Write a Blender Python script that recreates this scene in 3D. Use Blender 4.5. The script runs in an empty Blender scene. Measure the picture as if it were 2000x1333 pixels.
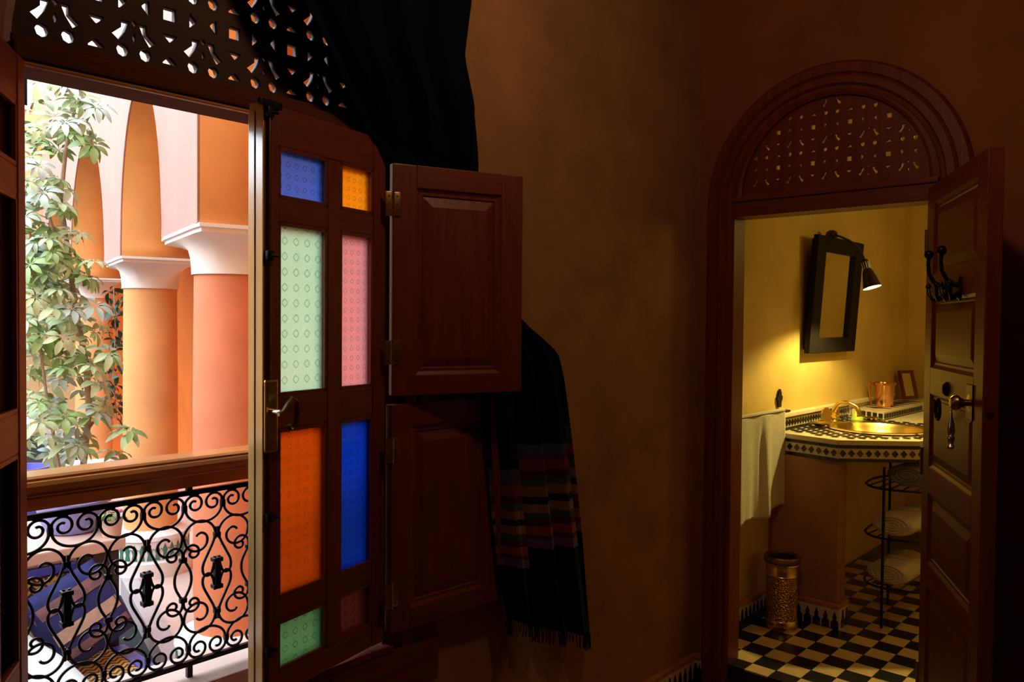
import bpy, bmesh, math, random
from mathutils import Vector, Matrix
PI = math.pi
rnd = random.Random(7)
S = bpy.context.scene
C = S.collection

# ------------------------------------------------------------------ camera
YAW, PITCH, ROLL = math.radians(42.27), math.radians(-1.39), math.radians(0.497)
EYE = Vector((0, 0, 1.65))
_f = Vector((-math.sin(YAW), math.cos(YAW), 0)); _r = Vector((math.cos(YAW), math.sin(YAW), 0)); _u = Vector((0, 0, 1))
fw = math.cos(PITCH) * _f + math.sin(PITCH) * _u
up2 = -math.sin(PITCH) * _f + math.cos(PITCH) * _u
rt = math.cos(ROLL) * _r + math.sin(ROLL) * up2
upv = -math.sin(ROLL) * _r + math.cos(ROLL) * up2
cd = bpy.data.cameras.new('camera'); cam = bpy.data.objects.new('camera', cd); C.objects.link(cam)
cd.sensor_width = 36; cd.lens = 1575 / 2000 * 36; cd.clip_start = 0.05; cd.clip_end = 200
cam.matrix_world = Matrix((( rt.x, upv.x, -fw.x, EYE.x), (rt.y, upv.y, -fw.y, EYE.y), (rt.z, upv.z, -fw.z, EYE.z), (0, 0, 0, 1)))
S.camera = cam

# ------------------------------------------------------------------ sky and exposure
W = bpy.data.worlds.new('sky'); S.world = W; W.use_nodes = True
bg = W.node_tree.nodes['Background']
bg.inputs[0].default_value = (0.80, 0.90, 1.0, 1); bg.inputs[1].default_value = 6.5
vs = S.view_settings
vs.view_transform = 'Standard'; vs.look = 'None'; vs.gamma = 1; vs.exposure = 0.0; vs.use_curve_mapping = False
BULB_W = 16.0       # mirror lamp
BATH_FILL_W = 7.8    # added fill light under the bathroom ceiling
ROOM_FILL_W = 13.0      # added fill light under the bedroom ceiling

# ------------------------------------------------------------------ materials
M = {}
def mat(name, col, rough=0.6, metal=0.0, var=0.0, scale=6.0, bump=0.0, bscale=40.0, stretch=(1, 1, 1), col2=None, spec=0.5, coat=0.0, sheen=0.0):
    m = bpy.data.materials.new(name); m.use_nodes = True
    nt = m.node_tree; b = nt.nodes['Principled BSDF']
    b.inputs['Base Color'].default_value = (*col, 1); b.inputs['Roughness'].default_value = rough
    b.inputs['Metallic'].default_value = metal; b.inputs['Specular IOR Level'].default_value = spec
    b.inputs['Coat Weight'].default_value = coat; b.inputs['Coat Roughness'].default_value = 0.15
    b.inputs['Sheen Weight'].default_value = sheen
    if var or bump:
        tc = nt.nodes.new('ShaderNodeTexCoord'); mp = nt.nodes.new('ShaderNodeMapping')
        nt.links.new(tc.outputs['Object'], mp.inputs['Vector']); mp.inputs['Scale'].default_value = stretch
    if var:
        n = nt.nodes.new('ShaderNodeTexNoise'); n.inputs['Scale'].default_value = scale; n.inputs['Detail'].default_value = 6; n.inputs['Roughness'].default_value = 0.62
        nt.links.new(mp.outputs[0], n.inputs['Vector'])
        cr = nt.nodes.new('ShaderNodeValToRGB'); cr.color_ramp.elements[0].position = 0.3; cr.color_ramp.elements[1].position = 0.7
        a = tuple(c * (1 - var) for c in col); z = col2 if col2 else tuple(min(1, c * (1 + var)) for c in col)
        cr.color_ramp.elements[0].color = (*a, 1); cr.color_ramp.elements[1].color = (*z, 1)
        nt.links.new(n.outputs['Fac'], cr.inputs[0]); nt.links.new(cr.outputs[0], b.inputs['Base Color'])
    if bump:
        n2 = nt.nodes.new('ShaderNodeTexNoise'); n2.inputs['Scale'].default_value = bscale; n2.inputs['Detail'].default_value = 4
        nt.links.new(mp.outputs[0], n2.inputs['Vector'])
        bp = nt.nodes.new('ShaderNodeBump'); bp.inputs['Strength'].default_value = bump; bp.inputs['Distance'].default_value = 0.01
        nt.links.new(n2.outputs['Fac'], bp.inputs['Height']); nt.links.new(bp.outputs[0], b.inputs['Normal'])
    M[name] = m; return m
mat('plaster_brown', (0.38, 0.18, 0.08), 0.75, var=0.22, scale=3.2, bump=0.25, bscale=22, spec=0.15)
mat('plaster_red', (0.30, 0.09, 0.03), 0.75, var=0.2, scale=3.0, bump=0.2, bscale=20, spec=0.15)
mat('plaster_dark', (0.25, 0.10, 0.05), 0.8, var=0.15, scale=3)
mat('plaster_yellow', (0.62, 0.44, 0.15), 0.6, var=0.14, scale=2.6, bump=0.15, bscale=18, spec=0.15)
mat('ceiling_wood', (0.16, 0.06, 0.025), 0.7, var=0.2, scale=5)
mat('floor_red', (0.22, 0.07, 0.035), 0.5, var=0.2, scale=8)
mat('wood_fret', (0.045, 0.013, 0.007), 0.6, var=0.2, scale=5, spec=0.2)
mat('wood_matte', (0.10, 0.025, 0.010), 0.75, var=0.2, scale=5, stretch=(9, .8, 9), spec=0.1)
mat('wood', (0.165, 0.028, 0.010), 0.45, var=0.28, scale=5, stretch=(9, 9, 0.8), bump=0.05, bscale=14, coat=0.04, spec=0.35)
mat('wood_h', (0.165, 0.028, 0.010), 0.45, var=0.28, scale=5, stretch=(0.8, 0.8, 9), bump=0.05, bscale=14, coat=0.04, spec=0.35)
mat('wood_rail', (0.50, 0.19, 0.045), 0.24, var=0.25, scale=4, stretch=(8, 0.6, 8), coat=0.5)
mat('wood_edge_daylit', (0.84, 0.50, 0.16), 0.2, var=0.25, scale=4, stretch=(8, 8, 0.6), coat=1.0)  # paler wood: daylight on the lock edge put into the colour
M['wood_edge_daylit'].node_tree.nodes['Principled BSDF'].inputs['Coat IOR'].default_value = 2.1
mat('wood_black', (0.008, 0.005, 0.004), 0.7, var=0.2, scale=8, spec=0.2)
mat('wood_dark_block', (0.014, 0.007, 0.008), 0.5, var=0.2, scale=6)
mat('iron', (0.012, 0.012, 0.014), 0.38, metal=0.6, spec=0.5)
mat('brass', (0.66, 0.47, 0.15), 0.28, metal=1.0, var=0.2, scale=12)
mat('brass_dark', (0.30, 0.19, 0.075), 0.32, metal=1.0, var=0.25, scale=14)
mat('brass_hammered', (0.55, 0.33, 0.09), 0.25, metal=1.0, var=0.2, scale=12)
mat('copper', (0.72, 0.37, 0.16), 0.22, metal=1.0, var=0.12, scale=10)
mat('steel', (0.7, 0.72, 0.72), 0.3, metal=1.0)
mat('curtain_navy', (0.0012, 0.0018, 0.009), 0.9)
mat('tile_black', (0.008, 0.009, 0.014), 0.25, var=0.3, scale=20)
mat('tile_cream', (0.62, 0.45, 0.22), 0.32, var=0.16, scale=14)
mat('tile_white', (0.66, 0.56, 0.40), 0.3, var=0.12, scale=20)
mat('tile_brown', (0.10, 0.035, 0.02), 0.28, var=0.3, scale=20)
mat('tile_green', (0.05, 0.19, 0.12), 0.3, var=0.3, scale=25)
mat('tile_red', (0.45, 0.06, 0.03), 0.3, var=0.2, scale=25)
mat('tile_gold', (0.62, 0.36, 0.05), 0.4, var=0.3, scale=30)
mat('tile_blue', (0.04, 0.06, 0.42), 0.35, var=0.3, scale=25)
mat('grout', (0.20, 0.14, 0.08), 0.8)
mat('towel', (0.62, 0.55, 0.40), 0.95, var=0.06, scale=30, bump=0.5, bscale=220, sheen=0.3)
mat('towel_grey', (0.22, 0.21, 0.16), 0.95, var=0.4, scale=40, bump=0.4, bscale=160)
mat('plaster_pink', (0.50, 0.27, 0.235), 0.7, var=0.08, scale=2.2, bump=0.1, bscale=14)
mat('plaster_orange', (0.76, 0.31, 0.08), 0.7, var=0.12, scale=2.2, bump=0.12, bscale=14)
mat('plaster_peach', (0.77, 0.38, 0.15), 0.7, var=0.12, scale=2.0, bump=0.12, bscale=14, spec=0.15)
mat('plaster_salmon', (0.66, 0.22, 0.105), 0.7, var=0.18, scale=1.8, bump=0.12, bscale=14)
mat('plaster_rust', (0.62, 0.16, 0.02), 0.75, var=0.12, scale=2)
mat('plaster_beige', (0.60, 0.43, 0.21), 0.75, var=0.1, scale=2)
mat('plaster_white', (0.80, 0.76, 0.73), 0.7, var=0.05, scale=5)
mat('stone_pale', (0.58, 0.43, 0.37), 0.6, var=0.1, scale=5)
mat('stone_grey', (0.40, 0.36, 0.37), 0.6, var=0.12, scale=5)
mat('sill_red', (0.45, 0.17, 0.09), 0.45, var=0.3, scale=7)
mat('teal_floor', (0.004, 0.014, 0.022), 0.6, var=0.4, scale=5, spec=0.2)
mat('pot_blue', (0.22, 0.24, 0.62), 0.4, var=0.2, scale=6)
mat('pot_deep_blue', (0.07, 0.08, 0.45), 0.4, var=0.2, scale=6)
mat('soil', (0.14, 0.06, 0.03), 0.95, var=0.5, scale=40, bump=0.8, bscale=80)
mat('bark', (0.34, 0.24, 0.16), 0.85, var=0.25, scale=10, bump=0.4, bscale=30)
mat('leaf_pale', (0.42, 0.56, 0.32), 0.4, var=0.25, scale=5)
mat('leaf_mid', (0.24, 0.40, 0.14), 0.38, var=0.3, scale=5)
mat('leaf_blue', (0.40, 0.55, 0.50), 0.42, var=0.2, scale=5)
mat('leaf_dark', (0.02, 0.05, 0.02), 0.5, var=0.3, scale=6)
mat('petal', (0.80, 0.30, 0.40), 0.6)
mat('cloth_white', (0.44, 0.50, 0.51), 0.9, var=0.05, scale=6, bump=0.2, bscale=12)
mat('kilim_blue', (0.012, 0.018, 0.12), 0.9, var=0.5, scale=9)
mat('kilim_stripe', (0.16, 0.09, 0.11), 0.9, var=0.4, scale=14)
mat('kilim_cream', (0.40, 0.30, 0.24), 0.9, var=0.2, scale=14)
mat('chair_yellow', (0.72, 0.36, 0.06), 0.5, var=0.15, scale=6)
mat('lime', (0.42, 0.60, 0.10), 0.35, var=0.2, scale=10)
mat('shade_black', (0.012, 0.011, 0.010), 0.22, spec=0.6)
mat('shade_inner', (0.85, 0.80, 0.68), 0.5)
def emit(name, col, st):
    m = bpy.data.materials.new(name); m.use_nodes = True
    b = m.node_tree.nodes['Principled BSDF']; b.inputs['Base Color'].default_value = (*col, 1)
    b.inputs['Emission Color'].default_value = (*col, 1); b.inputs['Emission Strength'].default_value = st
    M[name] = m
emit('bulb', (1.0, 0.80, 0.42), 25.0)
emit('fill_lantern_glass', (1.0, 0.70, 0.28), 2.0)  # glow of the two added fill lanterns
mm = mat('mirror_glass', (0.86, 0.86, 0.84), 0.02, metal=1.0)

def glass(name, col, ring, cell):
    """rough patterned coloured glass; rows of pressed medallions"""
    m = bpy.data.materials.new(name); m.use_nodes = True; nt = m.node_tree; N = nt.nodes; L = nt.links
    b = N['Principled BSDF']
    b.inputs['Transmission Weight'].default_value = 1.0; b.inputs['Roughness'].default_value = 0.33; b.inputs['IOR'].default_value = 1.18
    tc = N.new('ShaderNodeTexCoord'); sp = N.new('ShaderNodeSeparateXYZ'); L.new(tc.outputs['Object'], sp.inputs[0])
    def math_(op, a, v=None, w=None):
        n = N.new('ShaderNodeMath'); n.operation = op
        for i, q in enumerate((a, v, w)):
            if q is None: continue
            if isinstance(q, (int, float)): n.inputs[i].default_value = q
            else: L.new(q, n.inputs[i])
        return n.outputs[0]
    u = math_('ABSOLUTE', math_('SUBTRACT', math_('FRACT', math_('MULTIPLY', sp.outputs['X'], 1 / cell)), 0.5))
    v = math_('ABSOLUTE', math_('SUBTRACT', math_('FRACT', math_('MULTIPLY', sp.outputs['Z'], 1 / cell)), 0.5))
    # rounded lozenge ring
    d = math_('ADD', math_('MULTIPLY', math_('SQRT', math_('ADD', math_('MULTIPLY', u, u), math_('MULTIPLY', v, v))), 0.55), math_('MULTIPLY', math_('ADD', u, v), 0.45))
    rg = math_('SUBTRACT', 1.0, math_('MINIMUM', 1.0, math_('MULTIPLY', math_('ABSOLUTE', math_('SUBTRACT', d, 0.24)), 16.0)))
    nz = N.new('ShaderNodeTexNoise'); nz.inputs['Scale'].default_value = 160; L.new(tc.outputs['Object'], nz.inputs['Vector'])
    mx = N.new('ShaderNodeMix'); mx.data_type = 'RGBA'
    L.new(math_('MULTIPLY', rg, ring), mx.inputs['Factor'])
    mx.inputs['A'].default_value = (*col, 1); mx.inputs['B'].default_value = (*[c * 0.25 for c in col], 1)
    L.new(mx.outputs['Result'], b.inputs['Base Color'])
    tr_ = N.new('ShaderNodeBsdfTranslucent'); L.new(mx.outputs['Result'], tr_.inputs['Color'])
    ms = N.new('ShaderNodeMixShader'); ms.inputs[0].default_value = 0.45
    L.new(b.outputs[0], ms.inputs[1]); L.new(tr_.outputs[0], ms.inputs[2]); L.new(ms.outputs[0], N['Material Output'].inputs['Surface'])
    h = math_('ADD', math_('MULTIPLY', rg, 0.8), nz.outputs['Fac'])
    bp = N.new('ShaderNodeBump'); bp.inputs['Strength'].default_value = 0.8; bp.inputs['Distance'].default_value = 0.004
    L.new(h, bp.inputs['Height']); L.new(bp.outputs[0], b.inputs['Normal'])
    M[name] = m
glass('glass_blue', (0.17, 0.27, 0.66), 0.7, 0.028)
glass('glass_amber', (0.95, 0.42, 0.03), 0.6, 0.024)
glass('glass_pale_green', (0.60, 0.78, 0.58), 0.6, 0.038)
glass('glass_pink', (0.76, 0.38, 0.38), 0.6, 0.026)
glass('glass_orange', (0.62, 0.15, 0.012), 0.4, 0.030)
glass('glass_deep_blue', (0.02, 0.10, 0.50), 0.6, 0.026)
glass('glass_green', (0.22, 0.42, 0.20), 0.5, 0.034)
glass('glass_maroon', (0.14, 0.035, 0.03), 0.5, 0.030)

def tex_mix(name, fn):
    m = bpy.data.materials.new(name); m.use_nodes = True; fn(m.node_tree); M[name] = m
def _stripes(nt):
    b = nt.nodes['Principled BSDF']; b.inputs['Roughness'].default_value = 0.95; b.inputs['Specular IOR Level'].default_value = 0.1;     uv = nt.nodes.new('ShaderNodeUVMap'); uv.uv_map = 'UVMap'; sp = nt.nodes.new('ShaderNodeSeparateXYZ'); nt.links.new(uv.outputs[0], sp.inputs[0])
    cr = nt.nodes.new('ShaderNodeValToRGB'); cr.color_ramp.interpolation = 'CONSTANT'
    navy = (0.0012, 0.0018, 0.009)
    st = [(0, navy), (0.600, (0.05, 0.05, 0.09)), (0.623, (0.06, 0.02, 0.10)), (0.637, (0.17, 0.025, 0.03)), (0.660, (0.05, 0.008, 0.014)), (0.676, (0.05, 0.06, 0.03)),
          (0.694, (0.20, 0.10, 0.05)), (0.716, (0.008, 0.012, 0.035)), (0.736, (0.24, 0.13, 0.07)), (0.758, (0.05, 0.06, 0.03)), (0.774, (0.07, 0.008, 0.012)),
          (0.792, (0.26, 0.055, 0.03)), (0.816, (0.07, 0.02, 0.10)), (0.830, (0.13, 0.07, 0.20)), (0.853, navy), (0.93, (0.010, 0.014, 0.04)), (0.936, navy)]
    st = [(p if p < .6 else .63 + (p - .6) * .17 / .253, c if c == navy else tuple(q * .95 for q in c)) for p, c in st]
    e = cr.color_ramp.elements
    e[0].position = 0; e[0].color = (*navy, 1); e[1].position = st[1][0]; e[1].color = (*st[1][1], 1)
    for p, c in st[2:]:
        q = e.new(p); q.color = (*c, 1)
    nt.links.new(sp.outputs['Y'], cr.inputs[0]); nt.links.new(cr.outputs[0], b.inputs['Base Color'])
tex_mix('curtain_striped', _stripes)
def _hammer(nt):
    b = nt.nodes['Principled BSDF']
    tc = nt.nodes.new('ShaderNodeTexCoord'); v = nt.nodes.new('ShaderNodeTexVoronoi'); v.inputs['Scale'].default_value = 110
    nt.links.new(tc.outputs['Object'], v.inputs['Vector'])
    bp = nt.nodes.new('ShaderNodeBump'); bp.inputs['Strength'].default_value = 0.8; bp.inputs['Distance'].default_value = 0.01
    nt.links.new(v.outputs['Distance'], bp.inputs['Height']); nt.links.new(bp.outputs[0], b.inputs['Normal'])
_hammer(M['brass_hammered'].node_tree)
def _zig(nt):   # woven zigzag, gold on dark
    b = nt.nodes['Principled BSDF']; b.inputs['Roughness'].default_value = 0.7
    tc = nt.nodes.new('ShaderNodeTexCoord'); mp = nt.nodes.new('ShaderNodeMapping'); nt.links.new(tc.outputs['Object'], mp.inputs['Vector']); mp.inputs['Scale'].default_value = (1, 1, 1)
    sp = nt.nodes.new('ShaderNodeSeparateXYZ'); nt.links.new(mp.outputs[0], sp.inputs[0])
    def mt(op, a, v=None):
        n = nt.nodes.new('ShaderNodeMath'); n.operation = op
        for i, q in enumerate((a, v)):
            if q is None: continue
            if isinstance(q, (int, float)): n.inputs[i].default_value = q
            else: nt.links.new(q, n.inputs[i])
        return n.outputs[0]
    zz = mt('PINGPONG', sp.outputs['Y'], 0.03)
    w = mt('FRACT', mt('MULTIPLY', mt('ADD', mt('ADD', sp.outputs['Z'], zz), sp.outputs['X']), 24.0))
    g = mt('GREATER_THAN', w, 0.45)
    mx = nt.nodes.new('ShaderNodeMix'); mx.data_type = 'RGBA'; nt.links.new(g, mx.inputs['Factor'])
    mx.inputs['A'].default_value = (0.05, 0.03, 0.05, 1); mx.inputs['B'].default_value = (0.62, 0.36, 0.05, 1)
    nt.links.new(mx.outputs['Result'], b.inputs['Base Color'])
tex_mix('zigzag', _zig)

# ------------------------------------------------------------------ mesh helpers
class MB:
    def __init__(s): s.v = []; s.f = []; s.sm = False
    def add(s, vs, fs):
        o = len(s.v); s.v += [tuple(p) for p in vs]; s.f += [tuple(i + o for i in f) for f in fs]; return s
    def box(s, x0, x1, y0, y1, z0, z1, bev=0.0):
        if bev <= 0:
            vs = [(x, y, z) for z in (z0, z1) for y in (y0, y1) for x in (x0, x1)]
            return s.add(vs, [(0, 2, 3, 1), (4, 5, 7, 6), (0, 1, 5, 4), (2, 6, 7, 3), (0, 4, 6, 2), (1, 3, 7, 5)])
        bm = bmesh.new(); bmesh.ops.create_cube(bm, size=1)
        for q in bm.verts: q.co = Vector(((x0 + x1) / 2 + q.co.x * (x1 - x0), (y0 + y1) / 2 + q.co.y * (y1 - y0), (z0 + z1) / 2 + q.co.z * (z1 - z0)))
        bmesh.ops.bevel(bm, geom=bm.edges[:], offset=min(bev, abs(x1 - x0) * .45, abs(y1 - y0) * .45, abs(z1 - z0) * .45), segments=2, profile=0.6, affect='EDGES')
        bm.verts.index_update()
        s.add([q.co for q in bm.verts], [[q.index for q in f.verts] for f in bm.faces]); bm.free(); return s
    def tube(s, path, r, n=6, closed=False, caps=True):
        path = [Vector(p) for p in path]; k = len(path); rs = r if isinstance(r, (list, tuple)) else [r] * k
        vs = []; ref = None
        for i, p in enumerate(path):
            a = path[(i - 1) % k] if (closed or i) else p; b = path[(i + 1) % k] if (closed or i < k - 1) else p
            t = (b - a)
            t = t.normalized() if t.length > 1e-9 else Vector((0, 0, 1))
            if ref is None:
                ref = Vector((1, 0, 0)) if abs(t.x) < 0.9 else Vector((0, 1, 0))
            x = ref - t * ref.dot(t)
            if x.length < 1e-6: x = t.orthogonal()
            x.normalize(); ref = x; y = t.cross(x)
            vs += [p + (x * math.cos(2 * PI * j / n) + y * math.sin(2 * PI * j / n)) * rs[i] for j in range(n)]
        fs = []
        m = k if closed else k - 1
        for i in range(m):
            for j in range(n):
                a = i * n + j; b = i * n + (j + 1) % n; c = ((i + 1) % k) * n + (j + 1) % n; d = ((i + 1) % k) * n + j
                fs.append((a, b, c, d))
        if caps and not closed:
            fs.append(tuple(range(n))[::-1]); fs.append(tuple((k - 1) * n + j for j in range(n)))
        s.sm = True
        return s.add(vs, fs)
    def lathe(s, prof, n=24, c=(0, 0, 0), axis='Z', sx=1.0, sy=1.0, capb=False, capt=False):
        vs = []
        for r, z in prof:
            for j in range(n):
                a = 2 * PI * j / n; x, y = r * math.cos(a) * sx, r * math.sin(a) * sy
                q = {'Z': (x, y, z), 'X': (z, x, y), 'Y': (x, z, y)}[axis]
                vs.append((c[0] + q[0], c[1] + q[1], c[2] + q[2]))
        fs = []
        for i in range(len(prof) - 1):
            for j in range(n):
                f = (i * n + j, i * n + (j + 1) % n, (i + 1) * n + (j + 1) % n, (i + 1) * n + j)
                fs.append(f[::-1] if axis == 'Y' else f)
        if capb: fs.append(tuple(range(n))[::-1])
        if capt: fs.append(tuple((len(prof) - 1) * n + j for j in range(n)))
        s.sm = True
        return s.add(vs, fs)
    def prism(s, poly, z0, z1, fn=None):
        """poly (2D), extruded from z0 to z1; fn maps (a,b,c)->xyz"""
        fn = fn or (lambda a, b, c: (a, b, c)); n = len(poly)
        vs = [fn(a, b, z0) for a, b in poly] + [fn(a, b, z1) for a, b in poly]
        fs = [tuple(range(n))[::-1], tuple(range(n, 2 * n))] + [(i, (i + 1) % n, n + (i + 1) % n, n + i) for i in range(n)]
        return s.add(vs, fs)
    def grid(s, fn, nu, nv):
        vs = [fn(i / nu, j / nv) for j in range(nv + 1) for i in range(nu + 1)]
        fs = [(j * (nu + 1) + i, j * (nu + 1) + i + 1, (j + 1) * (nu + 1) + i + 1, (j + 1) * (nu + 1) + i) for j in range(nv) for i in range(nu)]
        s.sm = True
        return s.add(vs, fs)
    def mesh(s, name, fixn=True):
        me = bpy.data.meshes.new(name); me.from_pydata(s.v, [], s.f); me.update()
        if fixn:
            bm = bmesh.new(); bm.from_mesh(me); bmesh.ops.recalc_face_normals(bm, faces=bm.faces[:]); bm.to_mesh(me); bm.free()
        if s.sm:
            for p in me.polygons: p.use_smooth = True
            try: me.set_sharp_from_angle(angle=math.radians(38))
            except Exception: pass
        return me
    def build(s, name, m, parent=None, fixn=True):
        return link(name, s.mesh(name, fixn), m, parent)
def link(name, me, m, parent=None, loc=None, rot=None):
    o = bpy.data.objects.new(name, me); C.objects.link(o)
    if m is not None and not me.materials: me.materials.append(M[m])
    if parent: o.parent = parent
    if loc is not None: o.location = loc
    if rot is not None: o.rotation_euler = rot
    return o
def thing(name, label, cat, loc=(0, 0, 0), rz=0.0, group=None, kind=None):
    o = bpy.data.objects.new(name, None); C.objects.link(o); o.location = loc; o.rotation_euler = (0, 0, rz); o.empty_display_size = 0.05
    return tag(o, label, cat, group, kind)
def tag(o, label, cat, group=None, kind=None):
    o['label'] = label; o['category'] = cat
    if group: o['group'] = group
    if kind: o['kind'] = kind
    return o
def copy_tree(o, parent=None):
    c = o.copy(); C.objects.link(c)
    if parent: c.parent = parent
    for ch in o.children: copy_tree(ch, c)
    return c
def filled(name, loops, th):
    """flat plate with holes: first loop outer; local xy plane, thickness th along z (0..th)"""
    cu = bpy.data.curves.new(name, 'CURVE'); cu.dimensions = '2D'; cu.fill_mode = 'BOTH'; cu.extrude = th / 2
    for lp in loops:
        sp = cu.splines.new('POLY'); sp.points.add(len(lp) - 1); sp.use_cyclic_u = True
        for i, p in enumerate(lp): sp.points[i].co = (p[0], p[1], 0, 1)
    ob = bpy.data.objects.new(name, cu); C.objects.link(ob)
    dg = bpy.context.evaluated_depsgraph_get(); dg.update()
    me = bpy.data.meshes.new_from_object(ob.evaluated_get(dg))
    bpy.data.objects.remove(ob); bpy.data.curves.remove(cu)
    bm = bmesh.new(); bm.from_mesh(me)
    bmesh.ops.remove_doubles(bm, verts=bm.verts[:], dist=1e-5)
    for q in bm.verts: q.co.z += th / 2
    bm.to_mesh(me); bm.free(); me.materials.clear()
    return me
def remap(me, fn):
    for q in me.vertices: q.co = Vector(fn(q.co.x, q.co.y, q.co.z))
    bm = bmesh.new(); bm.from_mesh(me); bmesh.ops.recalc_face_normals(bm, faces=bm.faces[:]); bm.to_mesh(me); bm.free()
    me.update(); return me
def arch_loop(u, hw, zb, zs, n=28):
    """rectangle with semicircular top"""
    return [(u - hw, zb), (u + hw, zb)] + [(u + hw * math.cos(PI * i / n), zs + hw * math.sin(PI * i / n)) for i in range(n + 1)]
def sweep_arch(mb, u, hw, zb, zs, prof, fn, n=32):
    """moulding profile [(outward offset, depth)] swept up one jamb, over the arch and down the other"""
    st = [((u - hw, zb), (-1, 0)), ((u - hw, zs), (-1, 0))]
    st += [((u - hw * math.cos(PI * i / n), zs + hw * math.sin(PI * i / n)), (-math.cos(PI * i / n), math.sin(PI * i / n))) for i in range(1, n)]
    st += [((u + hw, zs), (1, 0)), ((u + hw, zb), (1, 0))]
    k = len(prof); vs = []
    for (p, nrm) in st:
        for o, d in prof: vs.append(fn(p[0] + nrm[0] * o, p[1] + nrm[1] * o, d))
    fs = []
    for i in range(len(st) - 1):
        for j in range(k):
            fs.append((i * k + j, i * k + (j + 1) % k, (i + 1) * k + (j + 1) % k, (i + 1) * k + j))
    fs.append(tuple(range(k))[::-1]); fs.append(tuple((len(st) - 1) * k + j for j in range(k)))
    return mb.add(vs, fs)
def fret_holes(P, su, sz, inside, grow=1.0):
    """carved lattice: squares, bent bow-ties, studs and darts"""
    sq = [(-.078, -.078), (.078, -.078), (.078, .078), (-.078, .078)]
    dart = [(.295, .085), (.31, .085), (.385, .008), (.385, -.008), (.31, -.085), (.295, -.085)]
    boot = [(.575, .725), (.675, .725), (.675, .635), (.775, .545), (.70, .485), (.625, .60)]
    stud = [(.655 + .07 * math.cos(t * PI / 4), .335 + .075 * math.sin(t * PI / 4)) for t in range(8)]
    d1 = [(.5, .69), (.535, .735), (.5, .78), (.465, .735)]
    d2 = [(.5, .46), (.525, .53), (.5, .60), (.475, .53)]
    mir = lambda s: [(1 - a, b) for a, b in s][::-1]
    shapes = [sq, dart, [(-a, b) for a, b in dart][::-1], [(b, a) for a, b in dart][::-1], [(b, -a) for a, b in dart], boot, mir(boot), stud, mir(stud), d1, d2]
    def scl(q):
        ca = sum(p[0] for p in q) / len(q); cb = sum(p[1] for p in q) / len(q)
        return [(ca + (a - ca) * grow, cb + (b - cb) * grow) for a, b in q]
    shapes = [scl(q) for q in shapes]
    out = []
    for i in range(-8, 9):
        for j in range(-8, 9):
            for s_ in shapes:
                q = [(su + (i + a) * P, sz + (j + b) * P) for a, b in s_]
                if all(inside(*p) for p in q): out.append(q)
    return out

# ------------------------------------------------------------------ the room shell
XW, YW = -1.8186, 3.2436           # window wall, bathroom wall
WU, WH = 0.9875, 0.4675            # window centre / half width (along Y)
DU, DH = -1.245, 0.405             # bathroom door centre / half width (along X)
RX1, RY0, RZ1 = 2.4, -2.6, 3.3
BX1, BY1, BZ1 = 0.55, 6.3, 2.95    # bathroom
BF = 0.15                          # bathroom floor level
def struct(name, mb, m, label, cat='wall', parent=None):
    o = mb.build(name, m, parent) if isinstance(mb, MB) else link(name, mb, m, parent)
    if not parent: tag(o, label, cat, kind='structure')
    return o
struct('floor', MB().box(XW - .2, RX1 + .2, RY0 - .2, YW + .2, -.3, 0), 'floor_red', 'dark red floor of the bedroom', 'floor')
struct('ceiling', MB().box(XW - .15, RX1 + .2, RY0 - .2, YW + .2, RZ1, RZ1 + .2), 'ceiling_wood', 'dark wooden ceiling over the bedroom', 'ceiling')
me = filled('wall_left', [[(RY0 - .2, 0), (YW, 0), (YW, RZ1), (RY0 - .2, RZ1)], arch_loop(WU, WH + .02, .655, 2.185)[::-1]], .155)
remap(me, lambda a, b, c: (XW - c, a, b))
struct('wall_left', me, 'plaster_brown', 'brown plaster wall around the open window')
me = filled('wall_back', [[(XW - .2, 0), (DU - DH - .085, 0), (DU - DH - .085, 2.17)] + [(DU - (DH + .085) * math.cos(PI * i / 28), 2.17 + (DH + .085) * math.sin(PI * i / 28)) for i in range(1, 28)] + [(DU + DH + .085, 2.17), (DU + DH + .085, 0), (RX1 + .2, 0), (RX1 + .2, RZ1), (XW - .2, RZ1)]], .20)
remap(me, lambda a, b, c: (a, YW + c, b))
struct('wall_back', me, 'plaster_red', 'reddish brown plaster wall around the arched bathroom doorway')
struct('wall_right', MB().box(RX1, RX1 + .2, RY0 - .2, YW, 0, RZ1), 'plaster_dark', 'plaster wall on the right of the bedroom')
struct('wall_front', MB().box(XW, RX1, RY0 - .2, RY0, 0, RZ1), 'plaster_dark', 'plaster wall behind the viewer')
# bathroom shell
yb = YW + .20
struct('wall_bathroom_left', MB().box(XW - .2, XW, yb, BY1 + .2, 0, BZ1), 'plaster_yellow', 'yellow plaster bathroom wall behind the mirror and washbasin')
struct('wall_bathroom_back', MB().box(XW, BX1 + .2, BY1, BY1 + .2, 0, BZ1), 'plaster_yellow', 'yellow plaster wall at the far end of the bathroom')
struct('wall_bathroom_right', MB().box(BX1, BX1 + .2, yb, BY1, 0, BZ1), 'plaster_yellow', 'yellow plaster wall on the right of the bathroom')
struct('ceiling_bathroom', MB().box(XW - .2, BX1 + .2, yb, BY1 + .2, BZ1, BZ1 + .2), 'plaster_yellow', 'yellow plaster ceiling of the bathroom', 'ceiling')
me = filled('wall_bathroom_front', [[(DU + DH + .115, 0), (BX1, 0), (BX1, BZ1), (XW, BZ1), (XW, 0), (DU - DH - .115, 0), (DU - DH - .115, 2.17)] + [(DU - (DH + .115) * math.cos(PI * i / 28), 2.17 + (DH + .115) * math.sin(PI * i / 28)) for i in range(1, 28)] + [(DU + DH + .115, 2.17)]], .012)
remap(me, lambda a, b, c: (a, yb + c, b))
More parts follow.
